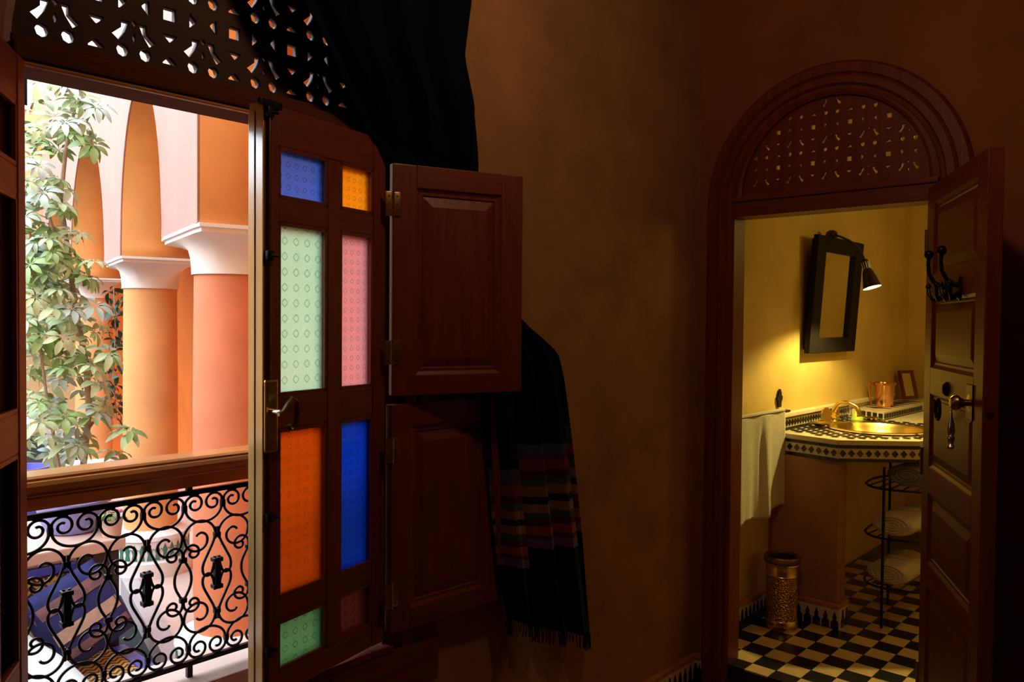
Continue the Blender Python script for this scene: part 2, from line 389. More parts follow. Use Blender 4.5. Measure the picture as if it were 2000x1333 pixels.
struct('wall_bathroom_front', me, 'plaster_yellow', 'yellow plaster inside face of the bathroom doorway wall')

# bathroom floor: slab, checkerboard of separate tiles
T = 0.1086; TX0 = -1.576; TY0 = 3.4397
fb = thing('floor_bathroom', 'black and cream checkerboard tile floor of the bathroom', 'floor', kind='structure')
MB().box(XW, BX1, yb, BY1, 0, BF - .008).build('floor_bed', 'grout', fb)
MB().box(DU - DH - .04, DU + DH + .04, YW + .004, yb, 0.0, BF - .008).build('threshold', 'tile_black', fb)
tm = {}
for k, key in ((0, 'tile_cream'), (1, 'tile_black')):
    tm[k] = MB().box(.0015, T - .0015, .0015, T - .0015, -.008, 0, .0015).mesh('floor_tile'); tm[k].materials.append(M[key])
for j in range(-2, 18):
    for i in range(-3, 11):
        x, y = TX0 + i * T, TY0 + j * T
        if j < 0 and (x < DU - DH - .06 or x > DU + DH - .04): continue
        if x < XW - .02: continue
        k = (i + j) % 2
        if j == -2:
            q = MB().box(.0015, T - .0015, YW + .004 - y, T - .0015, -.008, 0, .0015).mesh('floor_tile'); q.materials.append(M['tile_black' if k else 'tile_cream'])
            link('floor_tile', q, None, fb, (x, y, BF)); continue
        link('floor_tile', tm[k], None, fb, (x, y, BF))

# zigzag tile skirtings
def skirting(name, label, p0, p1, z0, h, th=.018, parent=None, label_kind='structure'):
    p0, p1 = Vector((*p0, 0)), Vector((*p1, 0)); d = p1 - p0; Ln = d.length
    o = thing(name, label, 'baseboard', (p0.x, p0.y, z0), math.atan2(d.y, d.x), kind='structure') if parent is None else parent
    MB().box(0, Ln, -th, 0, 0, h, .002).build('tile_strip', 'tile_white', o)
    MB().box(0, Ln, -th - .006, 0, h, h + .022, .006).build('cap', 'sill_red', o)
    n = max(2, int(Ln / .042)); w = Ln / n
    sp = MB().prism([(-.018, 0), (.018, 0), (.018, h * .35), (.007, h * .45), (.010, h * .58), (0, h * .86), (-.010, h * .58), (-.007, h * .45), (-.018, h * .35)], -.003, .003, lambda a, b, c: (a, c, b)).mesh('tile'); sp.materials.append(M['tile_black'])
    for i in range(n): link('tile', sp, None, o, ((i + .5) * w, -th - .002, 0))
    return o
skirting('baseboard_left', 'zigzag black and white tile skirting under the window wall', (XW, 1.70), (XW, YW), 0, .14)
skirting('baseboard_back', 'short zigzag tile skirting between the corner and the bathroom door frame', (XW + .018, YW), (DU - DH - .119, YW), 0, .14)
skirting('baseboard_bathroom', 'zigzag tile skirting under the yellow mirror wall', (XW, yb), (XW, 4.0), BF, .11)
skirting('baseboard_right', 'zigzag tile skirting behind the open bathroom door', (-.70, YW), (RX1, YW), 0, .14)

# ------------------------------------------------------------------ window: casing, header, carved transom
w1 = thing('window_1', 'arched wooden window frame with a carved lattice transom', 'window', kind='structure')
fW = lambda a, b, c: (XW + c, a, b)
pr = [(0, -.11), (.03, -.11), (.03, 0), (.20, 0), (.20, .012), (.185, .02), (.125, .02), (.115, .012), (.105, .02), (.06, .02), (.05, .008), (.035, .012), (.015, .004), (0, .0)]
sweep_arch(MB(), WU, WH, .565, 2.19, pr, fW).build('casing', 'wood', w1)
MB().box(XW - .11, XW + .004, WU - WH, WU + WH, 2.155, 2.215, .004).box(XW - .03, XW + .016, WU - WH, WU + WH, 2.165, 2.20, .006).build('header', 'wood_matte', w1)
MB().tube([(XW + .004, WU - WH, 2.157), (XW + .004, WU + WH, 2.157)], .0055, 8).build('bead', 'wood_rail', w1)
MB().box(XW - .006, XW + .0245, WU - WH - .2005, WU + WH + .2005, .562, .70, .004).build('bottom_rail', 'wood_h', w1)
MB().box(XW - .03, XW + .03, WU - WH - .02, WU + WH + .02, .70, .718, .004).build('bead', 'wood_h', w1)
ins = lambda a, b: b > 2.222 and math.hypot(a - WU, b - 2.19) < WH - .012
me = filled('fretwork', [[(WU + WH + .004, 2.20)] + [(WU + (WH + .004) * math.cos(PI * i / 36), 2.20 + (WH - .006) * math.sin(PI * i / 36)) for i in range(37)][1:-1] + [(WU - WH - .004, 2.20)]] + fret_holes(.1607, 1.0095, 2.347, ins, 1.22), .024)
remap(me, lambda a, b, c: (XW - .045 + c, a, b))
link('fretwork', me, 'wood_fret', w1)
# inner sill and outer ledge
sl = thing('window_sill', 'pale outer ledge and red inner sill below the window railing', 'sill', kind='structure')
MB().box(XW - .155, XW, WU - WH - .02, WU + WH + .02, .60, .665).build('inner_sill', 'sill_red', sl)
MB().box(-2.16, -1.955, WU - WH - .16, WU + WH + .16, .665, .715, .006).build('ledge', 'stone_pale', sl)

# ------------------------------------------------------------------ casement leaves with coloured panes
COLS = [(.232, .401), (.051, .185)]
ROWS = [(1.940, 2.065), (1.465, 1.884), (.972, 1.385), (.794, .918)]
PC = [['glass_blue', 'glass_amber'], ['glass_pale_green', 'glass_pink'], ['glass_orange', 'glass_deep_blue'], ['glass_green', 'glass_maroon']]
LL, Z0, Z1, TH = .447, .735, 2.158, .045
def casement(loc, rz, label, side, hardware):
    t = thing('window_leaf', label, 'window leaf', (loc[0], loc[1], 0), rz, group=None)
    y0, y1 = (-TH, 0) if side > 0 else (0, TH)
    for a, b, m in ((0, .051, 'wood'), (.401, LL, 'wood_edge_daylit' if False else 'wood'), (.185, .232, 'wood')):
        MB().box(a, b, y0, y1, Z0 if a != .185 else Z0 + .06, Z1 if a != .185 else Z1 - .094, .003).build('stile' if a != .185 else 'mullion', m, t)
    # lock edge with its rebate lip
    MB().box(LL, LL + .004, y0, y1, Z0, Z1, .001).box(LL + .003, LL + .0065, y0, y0 + .020, Z0, Z1 - .02, .001).build('lock_edge', 'wood_edge_daylit', t)
    rails = [(2.065, Z1), (1.884, 1.940), (1.385, 1.465), (.918, .972), (Z0, .794)]
    for a, b in rails:
        MB().box(.051, .401, y0 + .002, y1 - .002, a, b, .003).build('rail', 'wood_h', t)
    ym = (y0 + y1) / 2
    for r, (za, zb) in enumerate(ROWS):
        for c, (a, b) in enumerate(COLS):
            p = MB().box(a - .006, b + .006, ym - .002, ym + .002, za - .006, zb + .006).build('pane', PC[r][c], t)
            p['label'] = ['blue', 'amber', 'pale green', 'pink', 'orange', 'deep blue', 'green', 'maroon'][r * 2 + c] + ' patterned glass pane'
            q = .009
            bead = MB()
            for yy in (y0 + .006, y1 - .006):
                bead.box(a, b, yy - .004, yy + .004, za, za + q).box(a, b, yy - .004, yy + .004, zb - q, zb).box(a, a + q, yy - .004, yy + .004, za, zb).box(b - q, b, yy - .004, yy + .004, za, zb)
            bead.build('glazing_bead', 'wood', p)
    if hardware:
        # brass bolt rod with its guides
        rod = MB().tube([(.437, .007, Z0 + .03), (.437, .007, Z1 - .025)], .0038, 8).build('bolt_rod', 'brass_dark', t)
        for z in (.86, 1.18, 1.80, 2.135):
            MB().box(.427, .447, 0, .014, z - .012, z + .012, .003).tube([(.437, .012, z), (.418, .016, z)], .004, 6).build('rod_guide', 'iron', rod)
        MB().box(.40, .468, 0, .012, Z1 - .012, Z1 + .006, .003).build('top_latch', 'iron', t)
        h = MB().box(.412, .450, 0, .012, 1.335, 1.508, .0055).build('handle_plate', 'brass', t)
        MB().tube([(.433, .004, 1.432), (.433, .042, 1.432)], .007, 10).build('spindle', 'steel', h)
        pth = [(.433 - .075 * q, .045 + .004 * math.sin(q * 6), 1.432 + .030 * math.sin(q * PI * .9)) for q in [i / 8 for i in range(9)]]
        pth = [(.446, .046, 1.43), (.433, .048, 1.432), (.418, .05, 1.452), (.405, .05, 1.463), (.392, .05, 1.455), (.388, .05, 1.43), (.392, .05, 1.405), (.402, .05, 1.39), (.414, .05, 1.392), (.418, .05, 1.402)]
        MB().tube(pth, [.006, .007, .0065, .006, .006, .0065, .0065, .006, .006, .007], 8).build('lever', 'brass_dark', h)
    return t
casement((-1.7990, 1.4455), math.radians(282.25), 'stained glass window leaf with eight coloured panes and brass lever, standing ajar', +1, True)
casement((-1.8000, .5390), math.radians(-30), 'second window leaf swung wide open at the left edge of the photo', +1, False)

# ------------------------------------------------------------------ wooden inner shutters
def panelled(t, L, z0, z1, y0, y1, stile, rails, panels, face, mw='wood', mh='wood_h', field=None):
    """stiles, rails and raised panels; face = local y of the visible side"""
    MB().box(0, stile, y0, y1, z0, z1, .003).build('stile', mw, t)
    MB().box(L - stile, L, y0, y1, z0, z1, .003).build('stile', mw, t)
    for a, b in rails: MB().box(stile, L - stile, y0, y1, a, b, .002).build('rail', mh, t)
    for a, b in panels:
        ym = (y0 + y1) / 2; s = -1 if face < ym else 1
        x0, x1 = stile, L - stile
        mb = MB()
        for sg in (1, -1):
            f = ym + sg * (y1 - y0) * .5
            lev = [(0, f - sg * .003), (.010, f - sg * .009), (.018, f - sg * .009), (.022, f - sg * .013), (.050, f - sg * .004), (.052, f - sg * .004)]
            vs = []; fs = []
            for o, y in lev: vs += [(x0 + o, y, a + o), (x1 - o, y, a + o), (x1 - o, y, b - o), (x0 + o, y, b - o)]
            for i in range(len(lev) - 1):
                for j in range(4): fs.append((i * 4 + j, i * 4 + (j + 1) % 4, (i + 1) * 4 + (j + 1) % 4, (i + 1) * 4 + j))
            k = (len(lev) - 1) * 4; fs.append((k, k + 1, k + 2, k + 3)); mb.add(vs, fs)
        mb.build('panel', mw, t)
def shutter(loc, deg, L, z0, z1, label, hz):
    t = thing('window_shutter', label, 'shutter', (loc[0], loc[1], 0), math.radians(deg), group='inner shutters of the window')
    panelled(t, L, z0, z1, 0, .028, .072, [(z0, z0 + .058), (z1 - .064, z1)], [(z0 + .058, z1 - .064)], 0)
    for z in hz:
        h = MB().box(-.022, -.002, -.0035, .0, z - .034, z + .034, .001).box(.003, .022, -.0035, .0, z - .034, z + .034, .001).tube([(0, -.004, z - .036), (0, -.004, z + .036)], .004, 8).build('hinge', 'brass', t)
        for dz in (-.022, 0, .022):
            for xx in (-.012, .012): MB().lathe([(.0, -.0045), (.003, -.0045), (.003, -.003)], 8, (xx, 0, z + dz), 'Y').build('screw', 'brass_dark', h)
    return t
shutter((-1.769, 1.4465), 70, .413, 1.437, 2.090, 'upper wooden shutter with a raised panel, swung out over the curtain', (1.975, 1.56))
shutter((-1.769, 1.4465), 87, .430, .760, 1.412, 'lower wooden shutter with a raised panel, folded against the wall', (1.285, .872))

# ------------------------------------------------------------------ curtain
def lerp_tab(tab, x):
    for (a, va), (b, vb) in zip(tab, tab[1:]):
        if x <= b: return va + (vb - va) * (x - a) / (b - a) if b > a else va
    return tab[-1][1]
# along drop t: left edge (Y,Z) and right edge (Y,Z)
LE = [(0, (.86, 2.95)), (.10, (.98, 2.62)), (.18, (1.10, 2.419)), (.22, (1.167, 2.337)), (.26, (1.264, 2.248)), (.30, (1.343, 2.18)), (.32, (1.405, 2.14)), (.345, (1.46, 2.08)), (.40, (1.62, 1.88)), (.46, (1.76, 1.70)), (.52, (1.77, 1.55)), (.62, (1.79, 1.30)), (.72, (1.815, 1.07)), (.84, (1.845, .87)), (1, (1.883, .70))]
RE = [(0, (1.72, 2.95)), (.10, (1.713, 2.60)), (.17, (1.688, 2.42)), (.26, (1.772, 2.183)), (.30, (1.80, 2.09)), (.36, (1.86, 1.92)), (.42, (1.94, 1.70)), (.47, (2.04, 1.631)), (.50, (2.108, 1.587)), (.53, (2.169, 1.543)), (.56, (2.193, 1.453)), (.63, (2.24, 1.235)), (.78, (2.305, .90)), (.88, (2.345, .66)), (1, (2.378, .50))]
def edge(tab, t):
    return (lerp_tab([(a, p[0]) for a, p in tab], t), lerp_tab([(a, p[1]) for a, p in tab], t))
def curtain_pt(u, t):
    (ya, za), (yb_, zb) = edge(LE, t), edge(RE, t)
    y = ya + (yb_ - ya) * u; z = za + (zb - za) * u
    sag = .03 * math.sin(PI * u) * (1 if t < .28 else .2)
    base = -1.715 if t < .22 else (-1.715 + (-1.783 + 1.715) * min(1, (t - .22) / .08))
    if t > .42: base = -1.783 + .043 * min(1, (t - .42) / .14)
    amp = .024 if t < .22 else max(.004, .024 - (t - .22) * .30)
    if t > .46: amp = .010 + .014 * min(1, (t - .46) / .3)
    ph = 2.6 * math.sin(t * 2.3)
    x = base + amp * math.sin(u * PI * 7 + ph) + amp * .35 * math.sin(u * PI * 17 + 1.3 + ph)
    return (max(x, XW + .023), y, z - sag)
def curtain():
    t = thing('curtain', 'navy curtain drawn aside and tied back, with woven colour stripes and fringe', 'curtain', (0, 0, 0))
    nu, nv = 56, 90
    mb = MB().grid(curtain_pt, nu, nv); me = mb.mesh('cloth', False)
    uvl = me.uv_layers.new(name='UVMap')
    for p in me.polygons:
        for li in p.loop_indices:
            vi = me.loops[li].vertex_index; u = (vi % (nu + 1)) / nu; v = (vi // (nu + 1)) / nv
            off = -.035 if u < .36 else (-.0 if u < .93 else .02)
            uvl.data[li].uv = (u, v + off * (1 if v > .5 else 0))
    o = link('cloth', me, 'curtain_striped', t)
    md = o.modifiers.new('thickness', 'SOLIDIFY'); md.thickness = .003
    fr = MB()
    for i in range(110):
        u = i / 109; p = Vector(curtain_pt(u, 1.0)); q = p + Vector((rnd.uniform(-.006, .006), rnd.uniform(-.006, .006) + .004, -rnd.uniform(.035, .06)))
        fr.tube([p + Vector((0, 0, .004)), (p + q) / 2 + Vector((rnd.uniform(-.003, .003), 0, 0)), q], .0022, 4)
    f = fr.build('fringe', 'curtain_navy', t)
curtain()

# ------------------------------------------------------------------ iron railing with handrail
rl = thing('iron_railing', 'black wrought iron scroll railing with collars below the handrail', 'railing', (-2.02, 0, 0))
R0 = .0036
MB().box(-.006, .006, .45, 1.56, 1.191, 1.204).build('top_bar', 'iron', rl)
MB().box(-.006, .006, .45, 1.56, .744, .757).build('bottom_bar', 'iron', rl)
for y in (.98, .58, 1.40):
    MB().box(-.006, .006, y - .007, y + .007, .715, .745).build('foot', 'iron', rl)
    MB().box(-.006, .006, y - .007, y + .007, 1.203, 1.215).build('post', 'iron', rl)
def spiral(cx, cz, r0, r1, a0, a1, n=26):
    return [(cx + (r0 + (r1 - r0) * i / n) * math.cos(a0 + (a1 - a0) * i / n), cz + (r0 + (r1 - r0) * i / n) * math.sin(a0 + (a1 - a0) * i / n)) for i in range(n + 1)]
def smooth(pts, it=2):
    for _ in range(it):
        q = [pts[0]]
        for a, b in zip(pts, pts[1:]): q += [(a[0] * .75 + b[0] * .25, a[1] * .75 + b[1] * .25), (a[0] * .25 + b[0] * .75, a[1] * .25 + b[1] * .75)]
        pts = q + [pts[-1]]
    return pts
def bar(pts, c, flip=1, zc=0, r=R0):
    """pts in (y,z) relative; returns tube mesh builder"""
    return MB().tube([(0, c + a, zc + flip * b) for a, b in pts], r, 6)
# C scrolls along the top and bottom bars
def cscroll_half(w):
    h = w / 2 - .003
    # from bottom centre of the big arc out and up to the bar, then curling inwards
    big = [(h * math.sin(q), -.040 - .040 * math.cos(q)) for q in [i * 1.75 / 12 for i in range(13)]]
    cx, cz, rr = .0255, -.030, .0245
    e = big[-1]
    sp = spiral(cx, cz, .026, .007, .30, .30 + 2 * PI * 1.28, 30)
    return smooth(big[:-1] + sp, 1)
cm_mesh = {}
def place_c(yc, z, flip, w):
    key = (flip, w)
    if key not in cm_mesh:
        hh = cscroll_half(w); full = [(-a, b) for a, b in hh][::-1] + hh[1:]
        m_ = bar(full, 0, flip).mesh('scroll'); m_.materials.append(M['iron'])
        k_ = MB().box(-.007, .007, -.010, .010, -.006, .006, .003).mesh('collar'); k_.materials.append(M['iron'])
        cm_mesh[key] = (m_, k_)
    m_, k_ = cm_mesh[key]
    o = link('scroll', m_, None, rl, (0, yc, z))
    for dy in (-.0255, .0255): link('collar', k_, None, rl, (0, yc + dy, z - flip * .002))
    link('collar', k_, None, rl, (0, yc - w / 2, z - flip * .038), (PI / 2, 0, 0))
TW = .1055
for i in range(9): place_c(.493 + i * TW, 1.195, 1, TW)
for i in range(9): place_c(.503 + i * TW, .753, -1, TW)
# middle: spade and heart scrolls around each long collar
upper = smooth([(.004, .124), (.004, .105), (.010, .085), (.026, .055), (.040, .028), (.040, .006), (.030, -.004), (.017, -.001), (.009, .020), (.006, .045)], 2)
bigc = smooth(spiral(.047, .103, .043, .045, PI + .25, PI * .05, 14) + spiral(.050, .100, .040, .010, PI * .02, -PI * 1.75, 26), 1)
small = lambda cx, cz, s, d: spiral(cx, cz, .021, .005, s, s + d, 24)
meshes = {}
def share(key, mb, name='scroll'):
    if key not in meshes:
        m_ = mb.mesh(name); m_.materials.append(M['iron']); meshes[key] = m_
    return meshes[key]
ZC = .972; MW = .186
for i in range(6):
    c = .499 + i * MW
    for sx in (1, -1):
        for fz in (1, -1):
            link('scroll', share(('u', sx, fz), bar([(sx * a, b) for a, b in upper], 0, fz)), None, rl, (0, c, ZC))
            link('scroll', share(('b', sx, fz), bar([(sx * a, b) for a, b in bigc], 0, fz)), None, rl, (0, c, ZC))
    link('collar', share('col', MB().box(-.010, .010, -.008, .008, -.042, .042, .002).box(-.012, .012, -.013, .013, .030, .042, .003).box(-.012, .012, -.013, .013, -.042, -.030, .003), 'collar'), None, rl, (0, c, ZC))
    for fz in (1, -1): link('collar', share('k2', MB().box(-.007, .007, -.009, .009, -.007, .007, .003), 'collar'), None, rl, (0, c, ZC + fz * .103))
    d = c + MW / 2
    for sx in (1, -1):
        alm = smooth([(0, -.052), (.006, -.046), (.020, -.020), (.023, 0), (.020, .020), (.006, .046), (.002, .052)], 1)
        pts = [(a, b) for a, b in alm] + spiral(.026, .066, .026, .006, PI * 1.15, PI * 1.15 - 2 * PI * 1.2, 26)
        pts = spiral(.026, -.066, .026, .006, PI * .85, PI * .85 + 2 * PI * 1.2, 26)[::-1] + pts
        link('scroll', share(('a', sx), bar([(sx * a, b) for a, b in pts], 0)), None, rl, (0, d, ZC))
    for fz in (1, -1): link('collar', meshes['k2'], None, rl, (0, d, ZC + fz * .052))
hr = thing('handrail', 'varnished wooden handrail above the iron scrollwork outside the window', 'handrail', (-2.02, 0, 0))
prof = [(-.045, 1.222), (-.045, 1.25), (-.056, 1.262), (-.056, 1.282), (-.048, 1.296), (.034, 1.296), (.040, 1.291), (.040, 1.286), (.046, 1.284), (.050, 1.275), (.046, 1.262), (.036, 1.256), (.036, 1.252), (.032, 1.248), (.032, 1.218), (-.03, 1.214)]
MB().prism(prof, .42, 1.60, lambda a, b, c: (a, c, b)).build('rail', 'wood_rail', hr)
for y in (.44, 1.575): MB().box(-.03, .055, y - .02, y + .02, 1.225, 1.285, .004).build('wall_block', 'wood_rail', hr)

# ------------------------------------------------------------------ bathroom door: casing, lintel, transom, leaf
d1 = thing('door_1', 'arched dark wooden bathroom door frame with carved lattice fanlight', 'door', kind='structure')
fD = lambda a, b, c: (a, YW - c, b)
pr = [(0, -.10), (.03, -.10), (.03, 0), (.119, 0), (.119, .018), (.108, .030), (.074, .030), (.067, .020), (.058, .028), (.032, .028), (.024, .014), (.010, .012), (0, 0)]
sweep_arch(MB(), DU, DH, 0, 2.165, pr, fD, 40).build('casing', 'wood', d1)
MB().box(DU - DH, DU + DH, YW - .012, YW + .11, 2.108, 2.195, .004).box(DU - DH, DU + DH, YW - .022, YW, 2.172, 2.195, .005).build('lintel', 'wood_h', d1)
sweep_arch(MB(), DU, .372, 2.19, 2.19, [(0, -.02), (.034, -.02), (.034, .004), (.012, .012), (0, .004)], fD, 40).build('moulding', 'wood', d1)
ins = lambda a, b: b > 2.212 and math.hypot(a - DU, b - 2.19) < .368
me = filled('fretwork', [[(DU + .409 * math.cos(PI * i / 40), 2.17 + .412 * math.sin(PI * i / 40)) for i in range(41)]] + fret_holes(.1465, -1.319, 2.305, ins, .92), .022)
remap(me, lambda a, b, c: (a, YW + .012 + c, b))
link('fretwork', me, 'wood', d1)

leaf = thing('bathroom_door', 'dark panelled wooden door standing open beside the bathroom doorway', 'door', (-.871, 3.216, 0), math.radians(297))
LB = .722
panelled(leaf, LB, BF + .012, 2.150, 0, .042, .095, [(BF + .012, .30), (.71, .80), (1.05, 1.145), (1.405, 1.500), (1.745, 1.83), (2.085, 2.150)], [(.30, .71), (.80, 1.05), (1.145, 1.405), (1.50, 1.745), (1.83, 2.085)], 0)
for z in (.35, 1.15, 1.95): MB().tube([(-.004, .0, z - .05), (-.004, .0, z + .05)], .007, 8).build('hinge', 'brass_dark', leaf)
k = MB().lathe([(0, -.055), (.014, -.054), (.022, -.045), (.024, -.036), (.016, -.026), (.010, -.018), (.010, -.006), (.026, -.004), (.026, 0)], 16, (.60, 0, 1.42), 'Y').build('knob', 'brass_dark', leaf)
MB().box(.565, .635, -.004, 0, 1.37, 1.475, .002).build('lock_plate', 'iron', leaf)
MB().lathe([(.012, -.001), (.012, .0), (0, .0)], 10, (LB, .02, 1.395), 'X').build('latch_hole', 'iron', leaf)
# coat hooks screwed to the door
def at_leaf(s, y, z):
    a = math.radians(297); return (-.871 + s * math.cos(a) - y * math.sin(a), 3.216 + s * math.sin(a) + y * math.cos(a), z)
def coat_hook(s, z, label):
    t = thing('coat_hook', label, 'coat hook', at_leaf(s, 0, z), math.radians(297), group='iron coat hooks on the bathroom door')
    MB().lathe([(0, -.009), (.022, -.008), (.026, -.004), (.026, 0)], 14, (0, 0, 0), 'Y', sx=.8, sy=1.5).build('back_plate', 'iron', t)
    a = [(0, -.005, .01), (0, -.02, .012), (0, -.040, .028), (0, -.054, .055), (0, -.058, .085), (0, -.056, .108)]
    o = MB().tube(a, [.008, .0075, .007, .006, .006, .006], 8).build('arm', 'iron', t)
    MB().lathe([(0, .017), (.009, .014), (.0145, .006), (.0145, -.004), (.009, -.012), (0, -.015)][::-1], 12, (0, -.056, .118)).build('ball', 'iron', o)
    for sx in (-1, 1):
        b = [(0, -.005, -.012), (sx * .014, -.02, -.028), (sx * .034, -.034, -.032), (sx * .050, -.042, -.014), (sx * .056, -.044, .010)]
        o = MB().tube(b, [.007, .0065, .006, .006, .005], 8).build('arm', 'iron', t)
        MB().lathe([(0, -.009), (.008, -.005), (.009, .002), (.005, .009), (0, .010)], 10, (sx * .056, -.044, .015)).build('ball', 'iron', o)
coat_hook(.30, 1.765, 'iron coat hook on the open bathroom door, nearer its hinges')
coat_hook(.47, 1.765, 'iron coat hook on the open bathroom door, nearer its knob')
# hook-and-pendant on the door
t = thing('door_pendant', 'turned metal pendant hanging from the bathroom door knob', 'pendant', at_leaf(.60, -.05, 1.29), math.radians(297))
MB().lathe([(0, -.012), (.007, -.010), (.011, -.002), (.006, .006), (.010, .014), (.012, .024), (.008, .032), (.012, .044), (.010, .062), (.005, .082), (.003, .10), (0, .102)], 12).build('drop', 'steel', t)
MB().tube([(0, 0, .10), (0, .004, .125), (0, .008, .145)], .0018, 6).build('cord', 'iron', t)
t = thing('door_knocker', 'dark ring handle on the middle rail of the bathroom door', 'door knocker', at_leaf(.33, 0, 1.44), math.radians(297))
MB().lathe([(0, -.016), (.014, -.014), (.024, -.005), (.024, 0)], 14, (0, 0, 0), 'Y').build('boss', 'iron', t)
MB().tube([(.026 * math.sin(q), -.026, -.034 - .034 * math.cos(q) * -1 - .034) for q in [i * 2 * PI / 18 for i in range(18)]], .0055, 6, closed=True).build('ring', 'iron', t)
t = thing('bell_push', 'small pale metal knob on the dark wall beyond the bathroom door', 'knob', (-.585, YW, .865))
MB().lathe([(0, -.022), (.008, -.020), (.011, -.014), (.006, -.006), (.012, 0)], 12, (0, 0, 0), 'Y').build('knob', 'brass_dark', t)

# ------------------------------------------------------------------ bathroom fittings
CT = 1.085
CPOLY = [(XW, 4.045), (-1.458, 3.98), (-1.17, 4.22), (-1.00, 4.70), (-1.00, BY1), (XW, BY1)]
SK = (-1.455, 4.545); SR = .235
ct = thing('washstand_counter', 'black and white mosaic tiled washstand counter with diamond frieze', 'counter', (0, 0, 0))
hole = [(SK[0] + SR * math.cos(-2 * PI * i / 40), SK[1] + SR * math.sin(-2 * PI * i / 40)) for i in range(40)]
me = filled('slab', [CPOLY, hole], .10); remap(me, lambda a, b, c: (a, b, CT - .104 + c)); link('slab', me, 'tile_white', ct)
# nosing and frieze along the visible front edges
def seg_frame(p, q):
    d = Vector((q[0] - p[0], q[1] - p[1])); Ln = d.length; a = math.atan2(d.y, d.x); return Ln, a
dia = MB().prism([(0, -.0175), (.0155, 0), (0, .0175), (-.0155, 0)], -.003, .003, lambda a, b, c: (a, c, b)).mesh('tile'); dia.materials.append(M['tile_black'])
diab = dia.copy(); diab.materials.clear(); diab.materials.append(M['tile_brown'])
for si, (p, q) in enumerate(zip(CPOLY[:3], CPOLY[1:4])):
    Ln, a = seg_frame(p, q)
    band = link('frieze', MB().box(0, Ln, -.004, .01, CT - .100, CT - .030).mesh('frieze'), 'tile_white', ct, (p[0], p[1], 0), (0, 0, a))
    e = link('nosing', MB().box(-.004, Ln + .004, -.016, .02, CT - .024, CT + .002, .005).mesh('nosing'), 'tile_white', ct, (p[0], p[1], 0), (0, 0, a))
    nb = max(3, int(Ln / .09)); w = Ln / nb
    for z0_, z1_ in ((CT - .040, CT - .024), (CT - .106, CT - .090)):
        sm = MB().box(.001, w - .001, -.010, 0, z0_, z1_, .0015).mesh('border_tile'); sm.materials.append(M['tile_black'])
        for i in range(nb): link('border_tile', sm, None, band, (i * w, 0, 0))
    n = int(Ln / .040)
    for i in range(n): link('tile', dia if (i + si) % 3 else diab, None, band, ((i + .5) * Ln / n, -.0055, CT - .065))
# mosaic on the top
st = MB().box(-.018, .018, -.018, .018, 0, .002).mesh('tile'); st.materials.append(M['tile_black'])
cnt = 0
for i in range(22):
    for j in range(26):
        x = -1.80 + i * .040; y = 3.98 + j * .040
        if (i + j) % 2: continue
        if math.hypot(x - SK[0], y - SK[1]) < SR + .045: continue
        if x > -1.03 or y > 5.0 or y < 4.04 + max(0, (-x - 1.458) * .1) + max(0, (x + 1.458) * .83) + .04 or x < -1.785: continue
        link('tile', st, None, ct, (x, y, CT), (0, 0, 0)); cnt += 1
# backsplash
bs = thing('backsplash', 'low mosaic backsplash with a pale ledge behind the basin', 'backsplash', (XW, 0, 0))
MB().box(0, .022, 4.06, 5.9, CT + .001, CT + .070).build('band', 'tile_white', bs)
MB().box(0, .040, 4.06, 5.9, CT + .070, CT + .092, .004).build('cap', 'tile_white', bs)
diav = MB().prism([(0, -.0175), (.0155, 0), (0, .0175), (-.0155, 0)], -.002, .004, lambda a, b, c: (c, a, b)).mesh('tile'); diav.materials.append(M['tile_black'])
for i in range(28): link('tile', diav, None, bs, (.022, 4.085 + i * .036, CT + .036))
for i in range(11):
    for z in (CT + .002, CT + .058): MB().box(.020, .027, 4.062 + i * .09, 4.15 + i * .09, z, z + .011, .001).build('border_tile', 'tile_black', bs)
lg = thing('tiled_ledge', 'raised tiled ledge beside the basin holding a copper pail and small mirror', 'ledge', (0, 0, 0))
LP = [(XW + .03, 5.10), (-1.745, 5.13), (-1.575, 5.02), (-1.555, 6.28), (XW + .03, 6.28)]
MB().prism(LP, CT + .001, 1.128).build('body', 'tile_white', lg)
for (p, q) in zip(LP[1:3], LP[2:4]):
    Ln, a = seg_frame(p, q); n = int(Ln / .045)
    tl = MB().box(-.016, .016, -.005, .002, CT + .006, CT + .034, .001).mesh('tile'); tl.materials.append(M['tile_black'])
    for i in range(min(n, 16)): link('tile', tl, None, lg, (p[0] + (q[0] - p[0]) * (i + .5) / n, p[1] + (q[1] - p[1]) * (i + .5) / n, 0), (0, 0, a))
for i in range(6):
    x, y = -1.70, 5.28 + i * .12
    link('tile', MB().prism([(-.07, 0), (0, -.045), (.09, 0), (0, .045)], 0, .002).mesh('tile'), 'tile_black', lg, (x, y, 1.128))
# basin
b = MB().lathe([(SR + .022, .004), (SR + .024, .010), (SR + .012, .013), (SR - .012, .008), (SR - .025, -.010), (SR - .045, -.055), (SR - .10, -.105), (.06, -.125), (.022, -.128), (.02, -.135), (.0, -.135)], 48, (SK[0], SK[1], CT)).lathe([(.0, -.141), (.07, -.132), (SR - .09, -.110), (SR - .035, -.055), (SR - .008, -.010), (SR - .004, .004)], 48, (SK[0], SK[1], CT)).build('basin', 'brass')
tag(b, 'round brass washbasin sunk into the mosaic counter', 'basin')
